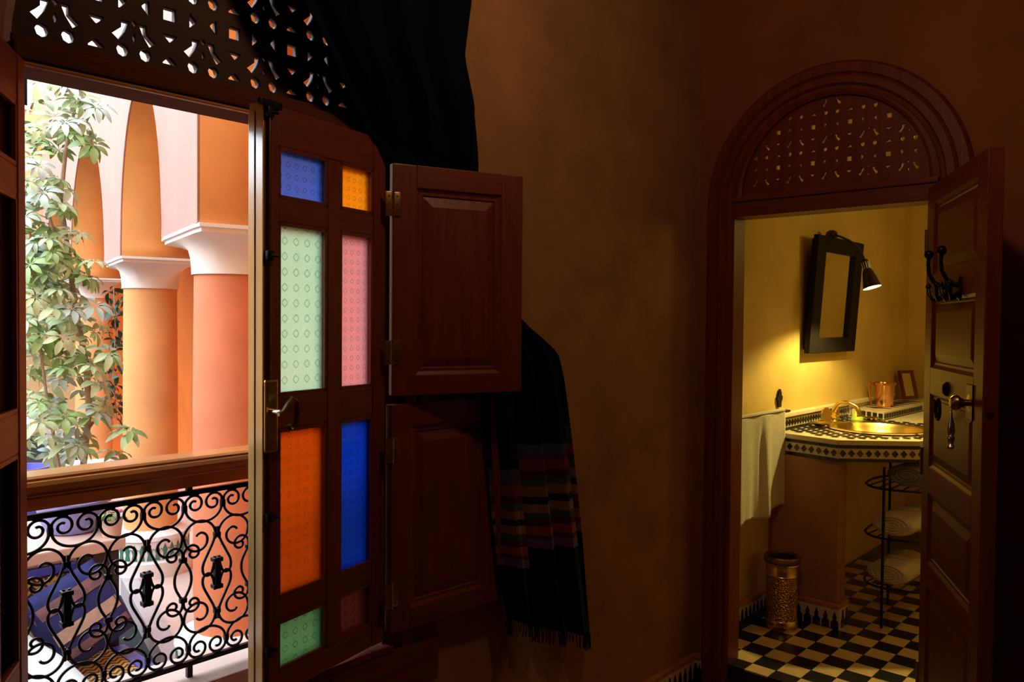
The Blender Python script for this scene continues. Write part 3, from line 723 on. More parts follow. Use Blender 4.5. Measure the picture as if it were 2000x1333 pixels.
# faucet
fx, fy = -1.735, 4.66
t = thing('faucet', 'brass swan-neck faucet with two cross handles over the basin', 'faucet', (fx, fy, CT + .002), 0)
MB().lathe([(.034, 0), (.034, .008), (.022, .018), (.018, .04), (.022, .05), (.018, .06)], 16, capt=True).build('base', 'brass', t)
MB().tube([(0, 0, .05), (.004, 0, .075), (.020, 0, .103), (.05, 0, .118), (.085, 0, .116), (.125, 0, .098), (.14, 0, .070), (.144, 0, .045)], [.016, .015, .014, .013, .013, .013, .013, .015], 12).build('spout', 'brass', t)
for sy in (-1, 1):
    o = MB().tube([(0, 0, .03), (.005, sy * .05, .04)], .011, 10).build('handle', 'brass', t)
    MB().tube([(-.022, sy * .058, .042), (.03, sy * .058, .042)], .006, 8).tube([(.004, sy * .058, .016), (.004, sy * .058, .068)], .006, 8).build('cross', 'brass', o)
# soap dish with a shell lid
t = thing('soap_dish', 'brass soap dish with an upright shell lid on the counter', 'soap dish', (-1.72, 4.42, CT + .004))
MB().lathe([(.02, 0), (.03, .006), (.05, .016), (.055, .020), (.050, .018), (.02, .012), (0, .011)], 24, sy=1.25).build('dish', 'brass', t)
ld = []
for i in range(19):
    a = -PI * .75 + i * PI * 1.5 / 18; ld.append((.04 * math.sin(a) * (1 + .05 * math.cos(i * PI)), .042 + .045 * math.cos(a) * (1 + .05 * math.cos(i * PI))))
MB().prism(ld, -.004, .004, lambda a, b, c: (a * .45 + .008 + c, .062 + a * .5, .012 + b)).build('lid', 'brass', t)
# lime green figure between faucet and ledge
t = thing('green_soap', 'lime green soap bar behind the faucet', 'soap', (-1.65, 4.79, CT + .002))
MB().lathe([(.0, 0), (.028, .001), (.034, .012), (.028, .035), (.016, .054), (.006, .066), (0, .068)], 18).build('body', 'lime', t)
t = thing('brass_dish', 'small brass leaf-shaped dish beside the green soap', 'dish', (-1.60, 4.88, CT + .002))
MB().lathe([(0, .004), (.02, .003), (.04, .010), (.05, .022), (.046, .022), (.03, .012), (0, .008)], 20, sx=.7, sy=1.3).build('bowl', 'brass', t)
# copper pail with upright handle
t = thing('copper_pail', 'shiny copper pail with a ladle standing on the tiled ledge', 'pail', (-1.695, 5.40, 1.13), .3)
MB().lathe([(.0, .0), (.050, 0), (.052, .004), (.058, .08), (.064, .135), (.070, .137), (.070, .150), (.064, .152), (.060, .145), (.050, .01), (0, .008)], 24).build('body', 'copper', t)
MB().tube([(-.072, -.03, .005), (-.084, -.035, .08), (-.086, -.035, .135), (-.07, -.03, .142)], .006, 8).build('ladle', 'copper', t)
MB().lathe([(0, -.012), (.012, -.006), (.012, .006), (0, .012)], 10, (-.086, -.035, .150)).build('ladle_knob', 'copper', t)
# small standing mirror
t = thing('table_mirror', 'small wood framed mirror leaning upright on the tiled ledge', 'mirror', (-1.715, 6.02, 1.135), math.radians(70))
t.rotation_euler = (math.radians(-14), 0, math.radians(70))
for q in (MB().box(-.075, -.055, -.012, .006, 0, .20, .002), MB().box(.055, .075, -.012, .006, 0, .20, .002), MB().box(-.055, .055, -.012, .006, 0, .02, .002), MB().box(-.055, .055, -.012, .006, .18, .20, .002)): q.build('frame_bar', 'wood', t)
MB().box(-.055, .055, -.003, .003, .02, .18).build('glass', 'mirror_glass', t)
# stub wall under the counter
o = MB().box(XW, -1.462, 4.005, 4.115, BF, CT - .108).build('wall_counter_support', 'plaster_brown'); tag(o, 'brown plaster stub wall carrying the washstand counter', 'wall', kind='structure')
skirting('baseboard_stub', 'zigzag tile skirting around the washstand stub wall', (XW + .02, 4.005), (-1.440, 4.005), BF, .10)
skirting('baseboard_stub_end', 'short zigzag skirting on the end of the washstand stub wall', (-1.462, 4.012), (-1.462, 4.115), BF, .10)

# wall mirror with its clip lamp
mr = thing('wall_mirror', 'black wide framed mirror leaning out from the yellow wall', 'mirror', (XW + .02, 4.37, 1.488))
mr.rotation_euler = (0, math.radians(4.0), 0)
W_, H_ = .70, .655
for q in (MB().box(0, .03, 0, .125, 0, H_, .004), MB().box(0, .03, W_ - .125, W_, 0, H_, .004), MB().box(0, .030, .125, W_ - .125, 0, .085, .004), MB().box(0, .030, .125, W_ - .125, H_ - .085, H_, .004)): q.build('frame_board', 'wood_black', mr)
MB().box(.006, .012, .11, W_ - .11, .07, H_ - .07).build('glass', 'mirror_glass', mr)
MB().box(-.018, .0, .03, W_ - .03, .02, H_ - .02).build('backing', 'wood_black', mr)
LX, LY, LZ = -1.752, 4.62, 2.150
lp = thing('mirror_lamp', 'black clip-on reading lamp arching from the top of the wall mirror', 'lamp', (LX, LY, LZ))
MB().lathe([(.0, -.02), (.028, -.016), (.036, .0), (.030, .022), (.015, .034), (0, .036)], 18).build('clamp', 'shade_black', lp)
arm = [(0, 0, .005), (.03, -.015, .004), (.075, -.04, -.014), (.13, -.08, -.040), (.18, -.12, -.072), (.215, -.155, -.108), (.235, -.175, -.135), (.247, -.19, -.157)]
MB().tube(arm, .0065, 10).build('arm', 'shade_black', lp)
ax = Vector((.29, -.03, -.95)).normalized(); h0 = Vector(arm[-1])
def along(prof, n=24):
    x = ax.orthogonal().normalized(); y = ax.cross(x); mb = MB(); vs = []
    for r, d in prof:
        for j in range(n): vs.append(h0 + ax * d + (x * math.cos(2 * PI * j / n) + y * math.sin(2 * PI * j / n)) * r)
    fs = [(i * n + j, i * n + (j + 1) % n, (i + 1) * n + (j + 1) % n, (i + 1) * n + j) for i in range(len(prof) - 1) for j in range(n)]
    mb.add(vs, fs); mb.sm = True; return mb
along([(.006, -.004), (.016, 0), (.019, .012), (.017, .05), (.021, .056)]).build('socket', 'shade_black', lp)
o = along([(.021, .055), (.028, .07), (.046, .15), (.050, .155), (.047, .155), (.026, .072), (.0, .068)]).build('shade', 'shade_black', lp, False)
along([(.0245, .073), (.0455, .1545)]).build('shade_lining', 'shade_inner', o, False)
for j in range(10):
    x = ax.orthogonal().normalized(); y = ax.cross(x); q = x * math.cos(j * PI / 5) + y * math.sin(j * PI / 5)
    MB().tube([h0 + ax * .014 + q * .0195, h0 + ax * .05 + q * .018], .002, 5).build('fin', 'steel', o)
along([(.0, .085), (.016, .088), (.026, .105), (.031, .125), (.026, .145), (.0, .152)], 16).build('light_bulb', 'bulb', lp)
ld_ = bpy.data.lights.new('mirror_lamp_light', 'SPOT'); ld_.energy = BULB_W * 4; ld_.color = (1.0, 0.78, 0.22); ld_.shadow_soft_size = .02; ld_.spot_size = math.radians(152); ld_.spot_blend = .3
lo = bpy.data.objects.new('mirror_lamp_light', ld_); C.objects.link(lo); lo.parent = lp; lo.location = h0 + ax * .156
lo.rotation_euler = (-ax).to_track_quat('Z', 'Y').to_euler()
# unseen lantern, added to brighten the upper bathroom walls
ln = thing('fill_lantern', 'added unseen fill lantern under the bathroom ceiling', 'lantern', (-.55, 4.75, 2.35))
MB().lathe([(.09, 0), (.10, .02), (.10, .20), (.07, .26), (.02, .30), (.008, .32)], 16).build('glass_body', 'fill_lantern_glass', ln)
MB().tube([(0, 0, .31), (0, 0, .60)], .006, 8).build('chain', 'brass_dark', ln)
l2 = bpy.data.lights.new('bathroom_fill_light', 'POINT'); l2.energy = BATH_FILL_W; l2.color = (1.0, 0.78, 0.16); l2.shadow_soft_size = .12
o = bpy.data.objects.new('bathroom_fill_light', l2); C.objects.link(o); o.parent = ln; o.location = (0, 0, -.10)

# unseen lantern above the view, added to lift the dark bedroom
ln = thing('fill_lantern', 'added unseen fill lantern at the bedroom ceiling', 'lantern', (-.75, 1.50, 2.96))
MB().lathe([(.09, 0), (.10, .02), (.10, .20), (.07, .26), (.02, .30), (.008, .32)], 16).build('glass_body', 'fill_lantern_glass', ln)
MB().tube([(0, 0, .31), (0, 0, .34)], .03, 8).build('ceiling_rose', 'brass_dark', ln)
l2 = bpy.data.lights.new('bedroom_fill_light', 'POINT'); l2.energy = ROOM_FILL_W; l2.color = (1.0, 0.66, 0.36); l2.shadow_soft_size = .07
o = bpy.data.objects.new('bedroom_fill_light', l2); C.objects.link(o); o.parent = ln; o.location = (0, 0, -.08)

# towel on its rail with a hand-shaped bracket
tr = thing('towel_rail', 'iron towel rail with a hand shaped end on the yellow wall', 'towel rail', (XW, 3.56, 1.195))
MB().tube([(.065, -.08, 0), (.065, .53, 0)], .007, 10).tube([(0, -.06, 0), (.065, -.06, 0)], .006, 8).build('rail', 'iron', tr)
hp = [(-.016, -.03), (.016, -.03), (.020, 0), (.032, .012), (.030, .030), (.020, .022), (.019, .05), (.012, .05), (.011, .062), (.003, .064), (.002, .066), (-.006, .064), (-.007, .052), (-.014, .052), (-.017, .022), (-.028, .030), (-.031, .012), (-.020, 0)]
MB().prism(hp, 0, .008, lambda a, b, c: (c + .004, .535 + a, b + .045)).tube([(.006, .535, 0), (.065, .53, 0)], .006, 8).build('bracket', 'iron', tr)
def towel_pt(u, v):
    y = -.10 + u * .545
    top = .012
    if v < .08:
        a = PI * v / .08; return (.065 - .012 * math.cos(PI - a) * -1 * -1, y, top * math.sin(a) * .9 + .004)
    d = (v - .08) / .92
    wv = .013 * math.sin(u * 13) * (.3 + d) + .008 * math.sin(u * 23 + 1) * d + (.020 * math.exp(-((u - .52) / .035) ** 2) * -1 * min(1, d * 2.5))
    zb = -.505 + .02 * u + .012 * math.sin(u * 9)
    return (.079 + wv + .006 * d, y + .012 * d * (u - .5), zb * d)
mb = MB().grid(lambda u, v: towel_pt(u, v), 60, 36)
t = thing('hand_towel', 'cream hand towel hanging from the rail beside the washstand', 'towel', (XW, 3.56, 1.198))
o = mb.build('cloth', 'towel', t); md = o.modifiers.new('thickness', 'SOLIDIFY'); md.thickness = .006; md.offset = 1
# brass bin
t = thing('waste_bin', 'hammered brass waste bin standing on the checkerboard floor', 'bin', (-1.668, 3.835, BF))
MB().lathe([(0, .0), (.078, 0), (.080, .006), (.079, .040), (.075, .046)], 32).build('foot_ring', 'brass', t)
MB().lathe([(.075, .046), (.074, .06), (.074, .245), (.076, .258)], 32).build('body', 'brass_hammered', t)
MB().lathe([(.076, .258), (.080, .264), (.076, .270), (.078, .30), (.078, .312), (.082, .316), (.080, .322)], 32).build('neck', 'brass', t)
MB().lathe([(.080, .322), (.088, .335), (.090, .352), (.080, .358), (.066, .350), (.064, .30), (.06, .02), (0, .02)], 32).build('rim', 'brass_dark', t)
# iron rack under the counter
rk = thing('wire_rack', 'black wire rack with curved shelves under the washstand', 'rack', (-1.297, 4.155, BF))
for (x, y) in ((0, 0), (.27, .12), (-.10, .42), (.22, .50)): MB().tube([(x, y, 0), (x, y, .80)], .007, 8).build('post', 'iron', rk)
for z in (.20, .445, .69):
    rim = [(-.12, .10, z + .01), (-.08, .03, z), (0, -.004, z - .012), (.12, .03, z - .006), (.27, .12, z + .004), (.25, .35, z), (.22, .50, z), (.05, .49, z), (-.10, .42, z), (-.14, .25, z + .01)]
    rim2 = smooth([(a, b) for a, b, c in rim] + [(rim[0][0], rim[0][1])], 2)
    sh = MB().tube([(a, b, z) for a, b in rim2], .006, 7).build('shelf', 'iron', rk)
    for i in range(7):
        f = (i + .5) / 7; MB().tube([(-.12 + .38 * f, .05, z - .003), (-.09 + .32 * f, .47, z - .003)], .0035, 6).build('wire', 'iron', sh)
    MB().tube([(.245 + .04 * math.cos(q), .20, z + .06 + .05 * math.sin(q)) for q in [i * PI / 8 for i in range(9)]], .004, 6).build('loop', 'iron', sh)
def rolled_towel(loc, rz, m, label, L=.34):
    t = thing('rolled_towel', label, 'towel', loc, rz, group='rolled towels on the wire rack')
    prof = [(.095 * math.cos(q) * (1 + .12 * abs(math.cos(q))), .056 + .055 * math.sin(q)) for q in [i * 2 * PI / 28 for i in range(28)]]
    n = len(prof); vs = []; fs = []
    lv = [(0, .86), (.008, .96), (.02, 1), (L - .02, 1), (L - .008, .96), (L, .86)]
    for y, s in lv: vs += [(a * s, y, .056 + (b - .056) * s) for a, b in prof]
    for i in range(len(lv) - 1):
        for j in range(n): fs.append((i * n + j, i * n + (j + 1) % n, (i + 1) * n + (j + 1) % n, (i + 1) * n + j))
    fs.append(tuple(range(n))[::-1]); fs.append(tuple((len(lv) - 1) * n + j for j in range(n)))
    mb = MB().add(vs, fs); mb.sm = True; mb.build('roll', m, t)
    sp = [((.085 - .072 * i / 60) * math.cos(i * .33), -.002, .056 + (.046 - .040 * i / 60) * math.sin(i * .33)) for i in range(61)]
    MB().tube(sp, .005, 5).build('fold_edge', m, t)
rolled_towel((-1.268, 4.19, BF + .455), -.10, 'towel', 'rolled cream towel on the middle shelf of the wire rack')
rolled_towel((-1.285, 4.19, BF + .210), -.05, 'towel', 'rolled cream towel on the lower shelf of the wire rack')
rolled_towel((-1.215, 4.24, BF + .698), -.10, 'towel_grey', 'grey patterned folded towel on the top shelf of the wire rack', .30)

# ------------------------------------------------------------------ courtyard
GF, YF, BB = -.38, -.50, -.30                       # gallery floor, sunken floor
E1 = Vector((-.9693, .2462)); E2 = Vector((.2462, .9693))
PN = Vector((-4.088, 2.230))              # nearest column
COLP = [0.0, 2.518, 6.37]
def arc(s, o):
    if s == 'w': s = (-2.1 - PN.x - E2.x * o) / E1.x      # up against the outer face of the house
    return PN + E1 * s + E2 * o
def fA(s, z, o):
    p = arc(s, o); return (p.x, p.y, z)
CAP = 2.11; PA, PT = .455, .27
sw = (-2.1 - PN.x) / E1.x - .1
prof = [(sw, 6.2), (sw, 3.0)] + [((sw - PA) / 2 - (-PA - sw) / 2 * math.cos(PI * i / 16), 3.0 + .45 * math.sin(PI * i / 16)) for i in range(1, 16)] + [(-PA, 3.0), (-PA, CAP)]
ends = COLP + [10.2]
for k in range(len(ends) - 1):
    a, b = ends[k] + PA, ends[k + 1] - PA; r = (b - a) / 2; m_ = (a + b) / 2
    prof += [(a, CAP), (a - .015, CAP + .08)] + [(m_ - r * math.cos(PI * i / 24), CAP + .08 + (1.0 if k == 0 else 1.22) * math.sin(PI * i / 24)) for i in range(1, 24)] + [(b + .015, CAP + .08), (b, CAP)]
prof += [(ends[-1] + PA, CAP), (ends[-1] + PA, 6.2)]
me = filled('arcade', [prof], PT * 2); remap(me, lambda a, b, c: fA(a, b, c - PT))
o = link('wall_arcade', me, 'plaster_orange'); tag(o, 'orange plaster arcade wall with round arches above the courtyard columns', 'wall', kind='structure')
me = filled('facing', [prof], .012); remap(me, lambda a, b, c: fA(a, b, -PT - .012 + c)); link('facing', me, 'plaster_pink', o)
def column(k, s, m, label):
    p = arc(s, 0); ang = math.atan2(E1.y, E1.x)
    t = thing('column', label, 'column', (p.x, p.y, GF), ang, group='courtyard columns')
    z = lambda q: q - GF
    MB().lathe([(.197, z(-.03)), (.203, z(.2)), (.203, z(1.2)), (.197, z(1.90))], 40).build('shaft', m, t)
    # capital: round below, oblong above
    mb = MB(); vs = []; n = 48; lv = [(0, 1.885), (0, 1.90), (.02, 1.935), (.08, 1.975), (.25, 2.02), (.6, 2.05), (1.0, 2.07), (1.0, 2.09), (1.05, 2.092), (1.05, CAP)]
    for f, zz in lv:
        for j in range(n):
            a = 2 * PI * j / n; c_, s_ = math.cos(a), math.sin(a)
            rx, ry = PA, PT
            q = min(rx / max(abs(c_), 1e-6), ry / max(abs(s_), 1e-6))
            R = (.210, q)
            x, y = R[0] * c_ * (1 - min(f, 1)) + R[1] * c_ * f, R[0] * s_ * (1 - min(f, 1)) + R[1] * s_ * f
            vs.append((x, y, z(zz)))
    fs = [(i * n + j, i * n + (j + 1) % n, (i + 1) * n + (j + 1) % n, (i + 1) * n + j) for i in range(len(lv) - 1) for j in range(n)]
    fs.append(tuple((len(lv) - 1) * n + j for j in range(n)))
    mb.add(vs, fs); mb.sm = True; mb.build('capital', 'plaster_white', t)
    MB().lathe([(.32, YF - GF + .001), (.32, z(-.26)), (.30, z(-.25)), (.285, z(-.25)), (.285, z(-.10)), (.30, z(-.09)), (.295, z(-.06)), (.225, z(-.035)), (.197, z(-.028))], 40).build('base', 'plaster_white', t)
    if k < 2:
        bt = MB().prism([(-.022, 0), (.022, 0), (.012, .05), (.020, .075), (0, .125), (-.020, .075), (-.012, .05)], .284, .290, lambda a, b, c: (a, -c, b)).mesh('tile'); bt.materials.append(M['tile_green'])
        rt_ = MB().prism([(0, -.006), (.006, 0), (0, .006), (-.006, 0)], .284, .290, lambda a, b, c: (a, -c, b)).mesh('tile'); rt_.materials.append(M['tile_red'])
        for i in range(32):
            link('tile', bt, None, t, (0, 0, z(-.24)), (0, 0, i * 2 * PI / 32))
            link('tile', rt_, None, t, (0, 0, z(-.155)), (0, 0, (i + .5) * 2 * PI / 32))
column(0, COLP[0], 'plaster_salmon', 'salmon red column with white capital nearest the window leaf')
column(1, COLP[1], 'plaster_peach', 'peach orange column with white capital, middle of the three in the courtyard')
column(2, COLP[2], 'plaster_peach', 'far orange column half hidden behind the leafy plant')
# gallery: floor, back wall, ceiling
def quad_prism(pts, z0, z1): return MB().prism(pts, z0, z1)
g = [tuple(arc(s, o)) for s, o in (('w', -.14), (13.2, -.14), (13.2, 1.5), ('w', 1.5))]
o = quad_prism(g, GF - .35, GF).build('floor_gallery', 'stone_pale'); tag(o, 'pale stone floor of the arcade gallery', 'floor', kind='structure')
g = [tuple(arc(s, o)) for s, o in (('w', -.25), (13.2, -.25), (13.2, -.14), ('w', -.14))]
o = quad_prism(g, GF - .35, GF + .02).build('trim_1', 'stone_grey'); tag(o, 'grey stone kerb along the edge of the gallery floor', 'kerb', kind='structure')
g = [tuple(arc(s, o)) for s, o in (('w', 1.2), (13.2, 1.2), (13.2, 1.5), ('w', 1.5))]
o = quad_prism(g, GF, 6.2).build('wall_gallery', 'plaster_rust'); tag(o, 'rust orange back wall of the arcade gallery', 'wall', kind='structure')
g = [tuple(arc(s, o)) for s, o in (('w', .25), (13.2, .25), (13.2, 1.2), ('w', 1.2))]
o = quad_prism(g, 3.7, 3.9).build('ceiling_gallery', 'plaster_orange'); tag(o, 'orange ceiling of the arcade gallery', 'ceiling', kind='structure')
g = [tuple(arc(s, o)) for s, o in ((8.3, .28), (8.5, .28), (8.5, 1.2), (8.3, 1.2))]
o = quad_prism(g, GF, 3.7).build('wall_gallery_end', 'plaster_rust'); tag(o, 'rust orange cross wall at the far end of the gallery', 'wall', kind='structure')
o = MB().box(-16.5, -1.98, -6.2, 8.5, YF - .3, YF).build('floor_courtyard', 'teal_floor'); tag(o, 'dark blue green sunken floor of the courtyard', 'floor', kind='structure')
o = MB().box(-16.5, -16.2, -6.2, 8.5, YF, 6.2).build('wall_courtyard_far', 'plaster_beige'); tag(o, 'beige plaster wall at the far end of the courtyard', 'wall', kind='structure')
o = MB().box(-16.5, -1.98, -6.5, -6.2, YF, 3.4).build('wall_courtyard_left', 'plaster_peach'); tag(o, 'peach plaster wall closing the courtyard on the left', 'wall', kind='structure')
me = filled('facade', [[(-6.2, YF), (5.5, YF), (5.5, 6.2), (-6.2, 6.2)], arch_loop(WU, WH + .03, .60, 2.17)[::-1]], .02)
remap(me, lambda a, b, c: (XW - .157 - c, a, b)); o = link('wall_courtyard_near', me, 'plaster_peach'); tag(o, 'peach outer face of the window wall', 'wall', kind='structure')
o = MB().box(-16.19, -16.12, 2.0, 6.5, 4.62, 4.78).build('trim_2', 'plaster_orange'); tag(o, 'orange string course on the beige far wall', 'trim', kind='structure')
w2 = thing('window_2', 'small white framed upper window in the beige far wall', 'window', (-16.2, 4.5, 5.35), kind='structure')
for q in (MB().box(0, .06, -.45, -.38, 0, .8), MB().box(0, .06, .38, .45, 0, .8), MB().box(0, .06, -.38, .38, 0, .07), MB().box(0, .06, -.38, .38, .73, .8), MB().box(0, .06, -.03, .03, .07, .73)): q.build('frame_bar', 'plaster_white', w2)
MB().box(0, .02, -.38, .38, .07, .73).build('pane', 'glass_maroon', w2)

# raised planter bench, its plant, daybed and cushions
pb = thing('planter_bench', 'white stone bench carrying the blue pot, with a gold zigzag band', 'bench', (-4.80, 0, BB))
MB().box(-.85, 0, .95, 1.90, YF - BB, .62).build('body', 'plaster_white', pb)
MB().box(-.88, .05, .92, 1.93, .62, .685, .008).build('slab', 'stone_pale', pb)
MB().box(-.0, .045, .95, 1.66, .555, .60, .004).build('blue_band', 'tile_blue', pb)
o = MB().box(-.0, .04, .95, 1.66, .42, .545, .003).build('gold_band', 'zigzag', pb)
MB().box(0, .03, 1.68, 1.90, YF - BB + .02, .615, .006).build('dark_panel', 'wood_dark_block', pb)
MB().box(.03, .038, 1.68, 1.90, .25, .262).build('panel_joint', 'sill_red', pb)
pt = thing('potted_schefflera', 'tall umbrella plant with pale green leaf whorls in a blue bowl', 'plant', (-5.12, 1.775, .386))
MB().lathe([(.0, 0), (.12, 0), (.14, .01), (.175, .08), (.195, .16), (.205, .168), (.205, .19), (.192, .192), (.18, .165), (0, .16)], 32).build('pot', 'pot_blue', pt)
MB().lathe([(0, .176), (.10, .18), (.182, .168)], 24).build('soil', 'soil', pt)
def lp_(path): return smooth([p for p in path], 1)
trunk = [(0, .045, .15), (.0, .06, .40), (.02, .085, .72), (.0, .075, 1.0), (-.03, .03, 1.30), (-.02, -.01, 1.62), (.0, -.06, 1.95), (.0, -.03, 2.25), (.0, .02, 2.50)]
MB().tube(trunk, [.020, .019, .019, .017, .016, .015, .013, .011, .008], 9).build('trunk', 'bark', pt)
stems = [[(0, -.03, .15), (.05, -.10, .45), (.05, -.16, .85), (.02, -.20, 1.3), (.0, -.22, 1.75)], [(0, .07, .85), (.0, .0, 1.0), (.03, -.08, 1.1)], [(0, -.01, 1.55), (.02, -.10, 1.75), (0, -.16, 2.0)], [(0, .05, .55), (.02, .14, .68), (.03, .19, .80)]]
for q in stems: MB().tube(q, [.010 - .005 * i / len(q) for i in range(len(q))], 7).build('stem', 'bark', pt)
def whorl(seed, nl, L):
    r = random.Random(seed); mb = MB()
    for i in range(nl):
        a = 2 * PI * i / nl + r.uniform(-.15, .15); l = L * r.uniform(.75, 1.1); w = l * .19; droop = r.uniform(.15, .55)
        ca, sa = math.cos(a), math.sin(a); vs = []
        for s_, wf in ((0, .03), (.22, .12), (.40, .72), (.60, 1.0), (.80, .82), (.93, .42), (1.0, .02)):
            zz = .10 * l * math.sin(s_ * PI) - droop * l * s_ * s_
            for sd in (-1, 0, 1):
                x = s_ * l; y = sd * w * wf
                vs.append((x * ca - y * sa, x * sa + y * ca, zz + (0 if sd == 0 else .25 * w * wf)))
        fs = []
        for k in range(6):
            for j in range(2): fs.append((k * 3 + j, k * 3 + j + 1, (k + 1) * 3 + j + 1, (k + 1) * 3 + j))
        mb.add(vs, fs)
    mb.sm = True
    return mb
lm = []
for i, key in enumerate(('leaf_pale', 'leaf_pale', 'leaf_mid', 'leaf_blue', 'leaf_pale', 'leaf_mid')):
    q = whorl(i + 3, 7 + i % 2, .105).mesh('leaf', False); q.materials.append(M[key]); lm.append(q)
# regions in (y, z) around the plant: y centre, half width, z centre, half height, count
REG = [(-.02, .13, 2.47, .20, 28), (-.18, .12, 2.10, .24, 30), (-.15, .17, 1.72, .20, 36), (-.11, .20, 1.42, .20, 38), (-.08, .22, 1.12, .18, 34), (-.04, .25, .86, .16, 28), (-.12, .18, .60, .14, 18), (.08, .20, .50, .12, 9)]
for (yc, yh, zc, zh, n) in REG:
    for i in range(n):
        y = yc + rnd.uniform(-1, 1) * yh; z = zc + rnd.uniform(-1, 1) * zh; x = rnd.uniform(-.22, .26)
        # petiole-like tilt: outwards and upwards, towards the light
        tilt = rnd.uniform(.25, 1.1); az = math.atan2(y - yc, x + .15) + rnd.uniform(-.7, .7)
        sc = rnd.uniform(.75, 1.2)
        o = link('leaf', lm[rnd.randrange(6)], None, pt, (x, y, z))
        o.rotation_mode = 'ZYX'
        o.rotation_euler = (0, 0, 0)
        R = Matrix.Rotation(az, 4, 'Z') @ Matrix.Rotation(tilt, 4, 'Y') @ Matrix.Rotation(rnd.uniform(0, 6), 4, 'Z')
        o.rotation_mode = 'XYZ'; o.rotation_euler = R.to_euler(); o.scale = (sc, sc, sc)
# hanging dark vine by the far column
vn = thing('hanging_vine', 'dark vine hanging in the archway beside the far column', 'vine', (-9.42, 3.70, 1.0))
MB().tube([(0, 0, 1.0), (.02, .01, .5), (0, -.01, 0), (.02, .02, -.5)], .008, 5).build('stem', 'bark', vn)
vl = whorl(44, 4, .16).mesh('leaf', False); vl.materials.append(M['leaf_dark'])
for i in range(24):
    o = link('leaf', vl, None, vn, (rnd.uniform(-.06, .06), rnd.uniform(-.05, .05), .95 - i * .062)); o.rotation_euler = (rnd.uniform(-1, 1), rnd.uniform(.3, 1.4), rnd.uniform(0, 6))
# second, deeper blue pot beyond
t = thing('blue_urn', 'deep blue glazed urn standing behind the umbrella plant', 'urn', (-7.1, 2.10, YF))
MB().lathe([(0, 0), (.15, 0), (.17, .02), (.14, .06), (.22, .35), (.27, .62), (.25, .80), (.17, .90), (.19, .97), (.16, .97), (.14, .90), (0, .80)], 28).build('body', 'pot_deep_blue', t)
MB().box(-.26, .26, -.26, .26, -.0, .012).build('foot_slab', 'stone_pale', t)
# pink flowers beside the pot
t = thing('flowering_plant', 'pink flowering plant beside the blue bowl on the white bench', 'plant', (-4.84, 1.885, .386))
MB().lathe([(0, 0), (.05, 0), (.06, .09), (.066, .10), (.058, .10), (0, .08)], 18).build('pot', 'stone_pale', t)
for i in range(14):
    a = rnd.uniform(0, 6.28); r_ = rnd.uniform(.01, .06); z = rnd.uniform(.12, .22)
    fl = MB()
    for j in range(5):
        q = j * 2 * PI / 5; fl.add([(0, 0, 0), (.018 * math.cos(q - .5), .018 * math.sin(q - .5), .006), (.026 * math.cos(q), .026 * math.sin(q), .010), (.018 * math.cos(q + .5), .018 * math.sin(q + .5), .006)], [(0, 1, 2, 3)])
    fl.build('flower', 'petal', t).location = (r_ * math.cos(a), r_ * math.sin(a), z)
for i in range(6):
    o = link('leaf', lm[2], None, t, (rnd.uniform(-.05, .05), rnd.uniform(-.05, .05), .10 + rnd.uniform(0, .06))); o.scale = (.5, .5, .5); o.rotation_euler = (rnd.uniform(-.5, .5), rnd.uniform(-.5, .5), 0)
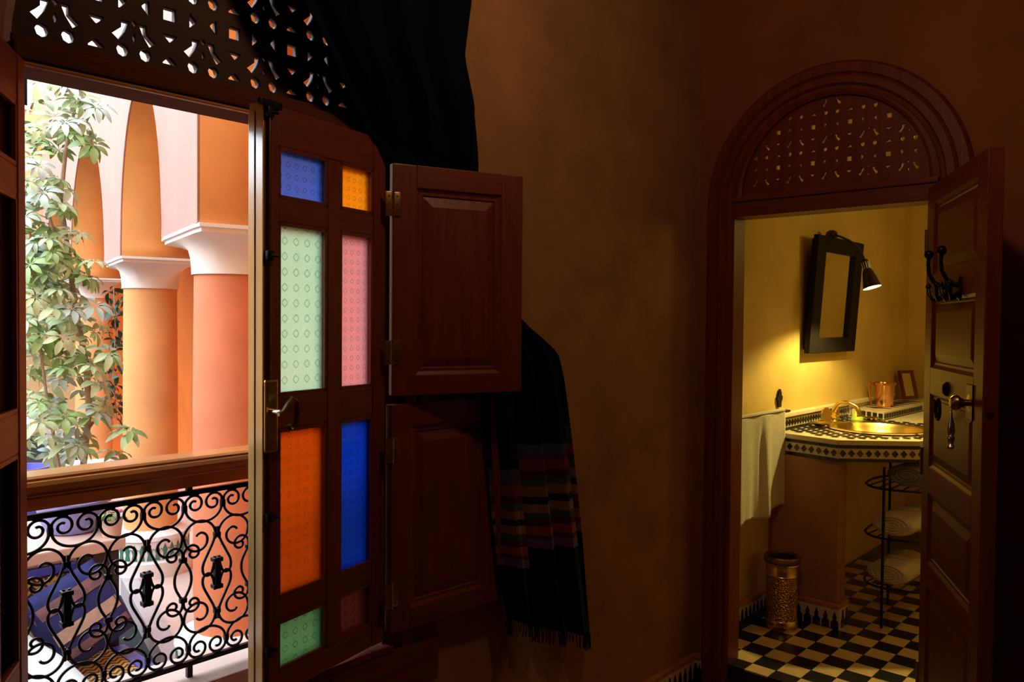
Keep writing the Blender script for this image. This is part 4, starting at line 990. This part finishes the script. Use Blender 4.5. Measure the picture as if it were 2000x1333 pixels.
# daybed with white cover
db = thing('daybed', 'low daybed with a white cover beneath the window railing', 'daybed', (-3.9, 0, BB))
def mattress(u, v):
    x = -.62 + 1.35 * u; y = .25 + 1.11 * v
    e = min(u, 1 - u, v, 1 - v); h = .40 * (1 - math.exp(-e * 60)) ** .5
    return (x, y, .012 + h + .012 * math.sin(u * 9 + v * 4) + .008 * math.sin(v * 21))
mb = MB().grid(mattress, 40, 30); mb.build('cover', 'cloth_white', db, False)
MB().box(-.61, .72, .26, 1.35, YF - BB, .30, .02).build('base', 'wood_dark_block', db)
def cushion(loc, rot, size, m, bands, label):
    t = thing('kilim_cushion', label, 'cushion', loc, 0, group='kilim cushions at the foot of the white bench'); t.rotation_euler = rot
    def pf(sgn):
        def f(u, v):
            a, b = 2 * u - 1, 2 * v - 1; h = (max(0, 1 - a ** 4) * max(0, 1 - b ** 4)) ** .5
            return (sgn * h * size[2] / 2, a * size[0] / 2 * (1 - .05 * (1 - b * b) * -1), b * size[1] / 2)
        return f
    mb = MB().grid(pf(1), 16, 16).grid(pf(-1), 16, 16); mb.build('pad', m, t)
    for (c_, w, m2) in bands:
        def bf(u, v):
            b = c_ + (v - .5) * w; a = (2 * u - 1) * .96; h = (max(0, 1 - a ** 4) * max(0, 1 - b ** 4)) ** .5
            return (h * size[2] / 2 + .004, a * size[0] / 2, b * size[1] / 2)
        MB().grid(bf, 16, 3).build('woven_band', m2, t)
cushion((-4.54, 1.02, .30), (0, -.75, .0), (.46, .42, .16), 'kilim_blue', [(.55, .25, 'kilim_cream'), (-.1, .35, 'kilim_stripe'), (-.6, .2, 'kilim_cream')], 'blue kilim cushion with cream bands at the left of the daybed')
cushion((-4.57, 1.61, .06), (.35, -.45, .1), (.44, .44, .16), 'kilim_blue', [(.5, .3, 'kilim_stripe'), (-.2, .3, 'kilim_cream'), (-.65, .2, 'kilim_stripe')], 'blue kilim cushion tilted against the gold band of the bench')
lb = thing('low_bench', 'low dark wooden bench under the patterned rug beside the daybed', 'bench', (-4.49, 1.66, YF))
MB().box(-.25, .25, -.28, .26, .20, .262, .004).build('top', 'wood_dark_block', lb)
for x in (-.22, .22):
    for y in (-.25, .23): MB().box(x - .025, x + .025, y - .025, y + .025, 0, .20, .003).build('leg', 'wood_dark_block', lb)
rg = thing('patterned_rug', 'gold and blue zigzag rug spread over the low bench', 'rug', (-4.49, 1.66, YF + .264))
MB().box(-.24, .24, -.27, .17, 0, .010, .003).build('field', 'zigzag', rg)
MB().box(-.24, .24, .173, .25, 0, .011, .003).build('border', 'tile_blue', rg)
# yellow chair under the arcade
cp = Vector((-7.83, 3.79))
t = thing('yellow_chair', 'yellow wooden chair in the gallery between two columns', 'chair', (cp.x, cp.y, GF), math.atan2(E1.y, E1.x))
for x in (-.2, .2):
    for y in (-.2, .2): MB().box(x - .02, x + .02, y - .02, y + .02, 0, .95 if y > 0 else .45, .004).build('leg', 'chair_yellow', t)
MB().box(-.23, .23, -.23, .23, .43, .47, .01).build('seat', 'chair_yellow', t)
for z in (.62, .76, .88): MB().box(-.2, .2, .185, .215, z, z + .05, .005).build('back_slat', 'chair_yellow', t)
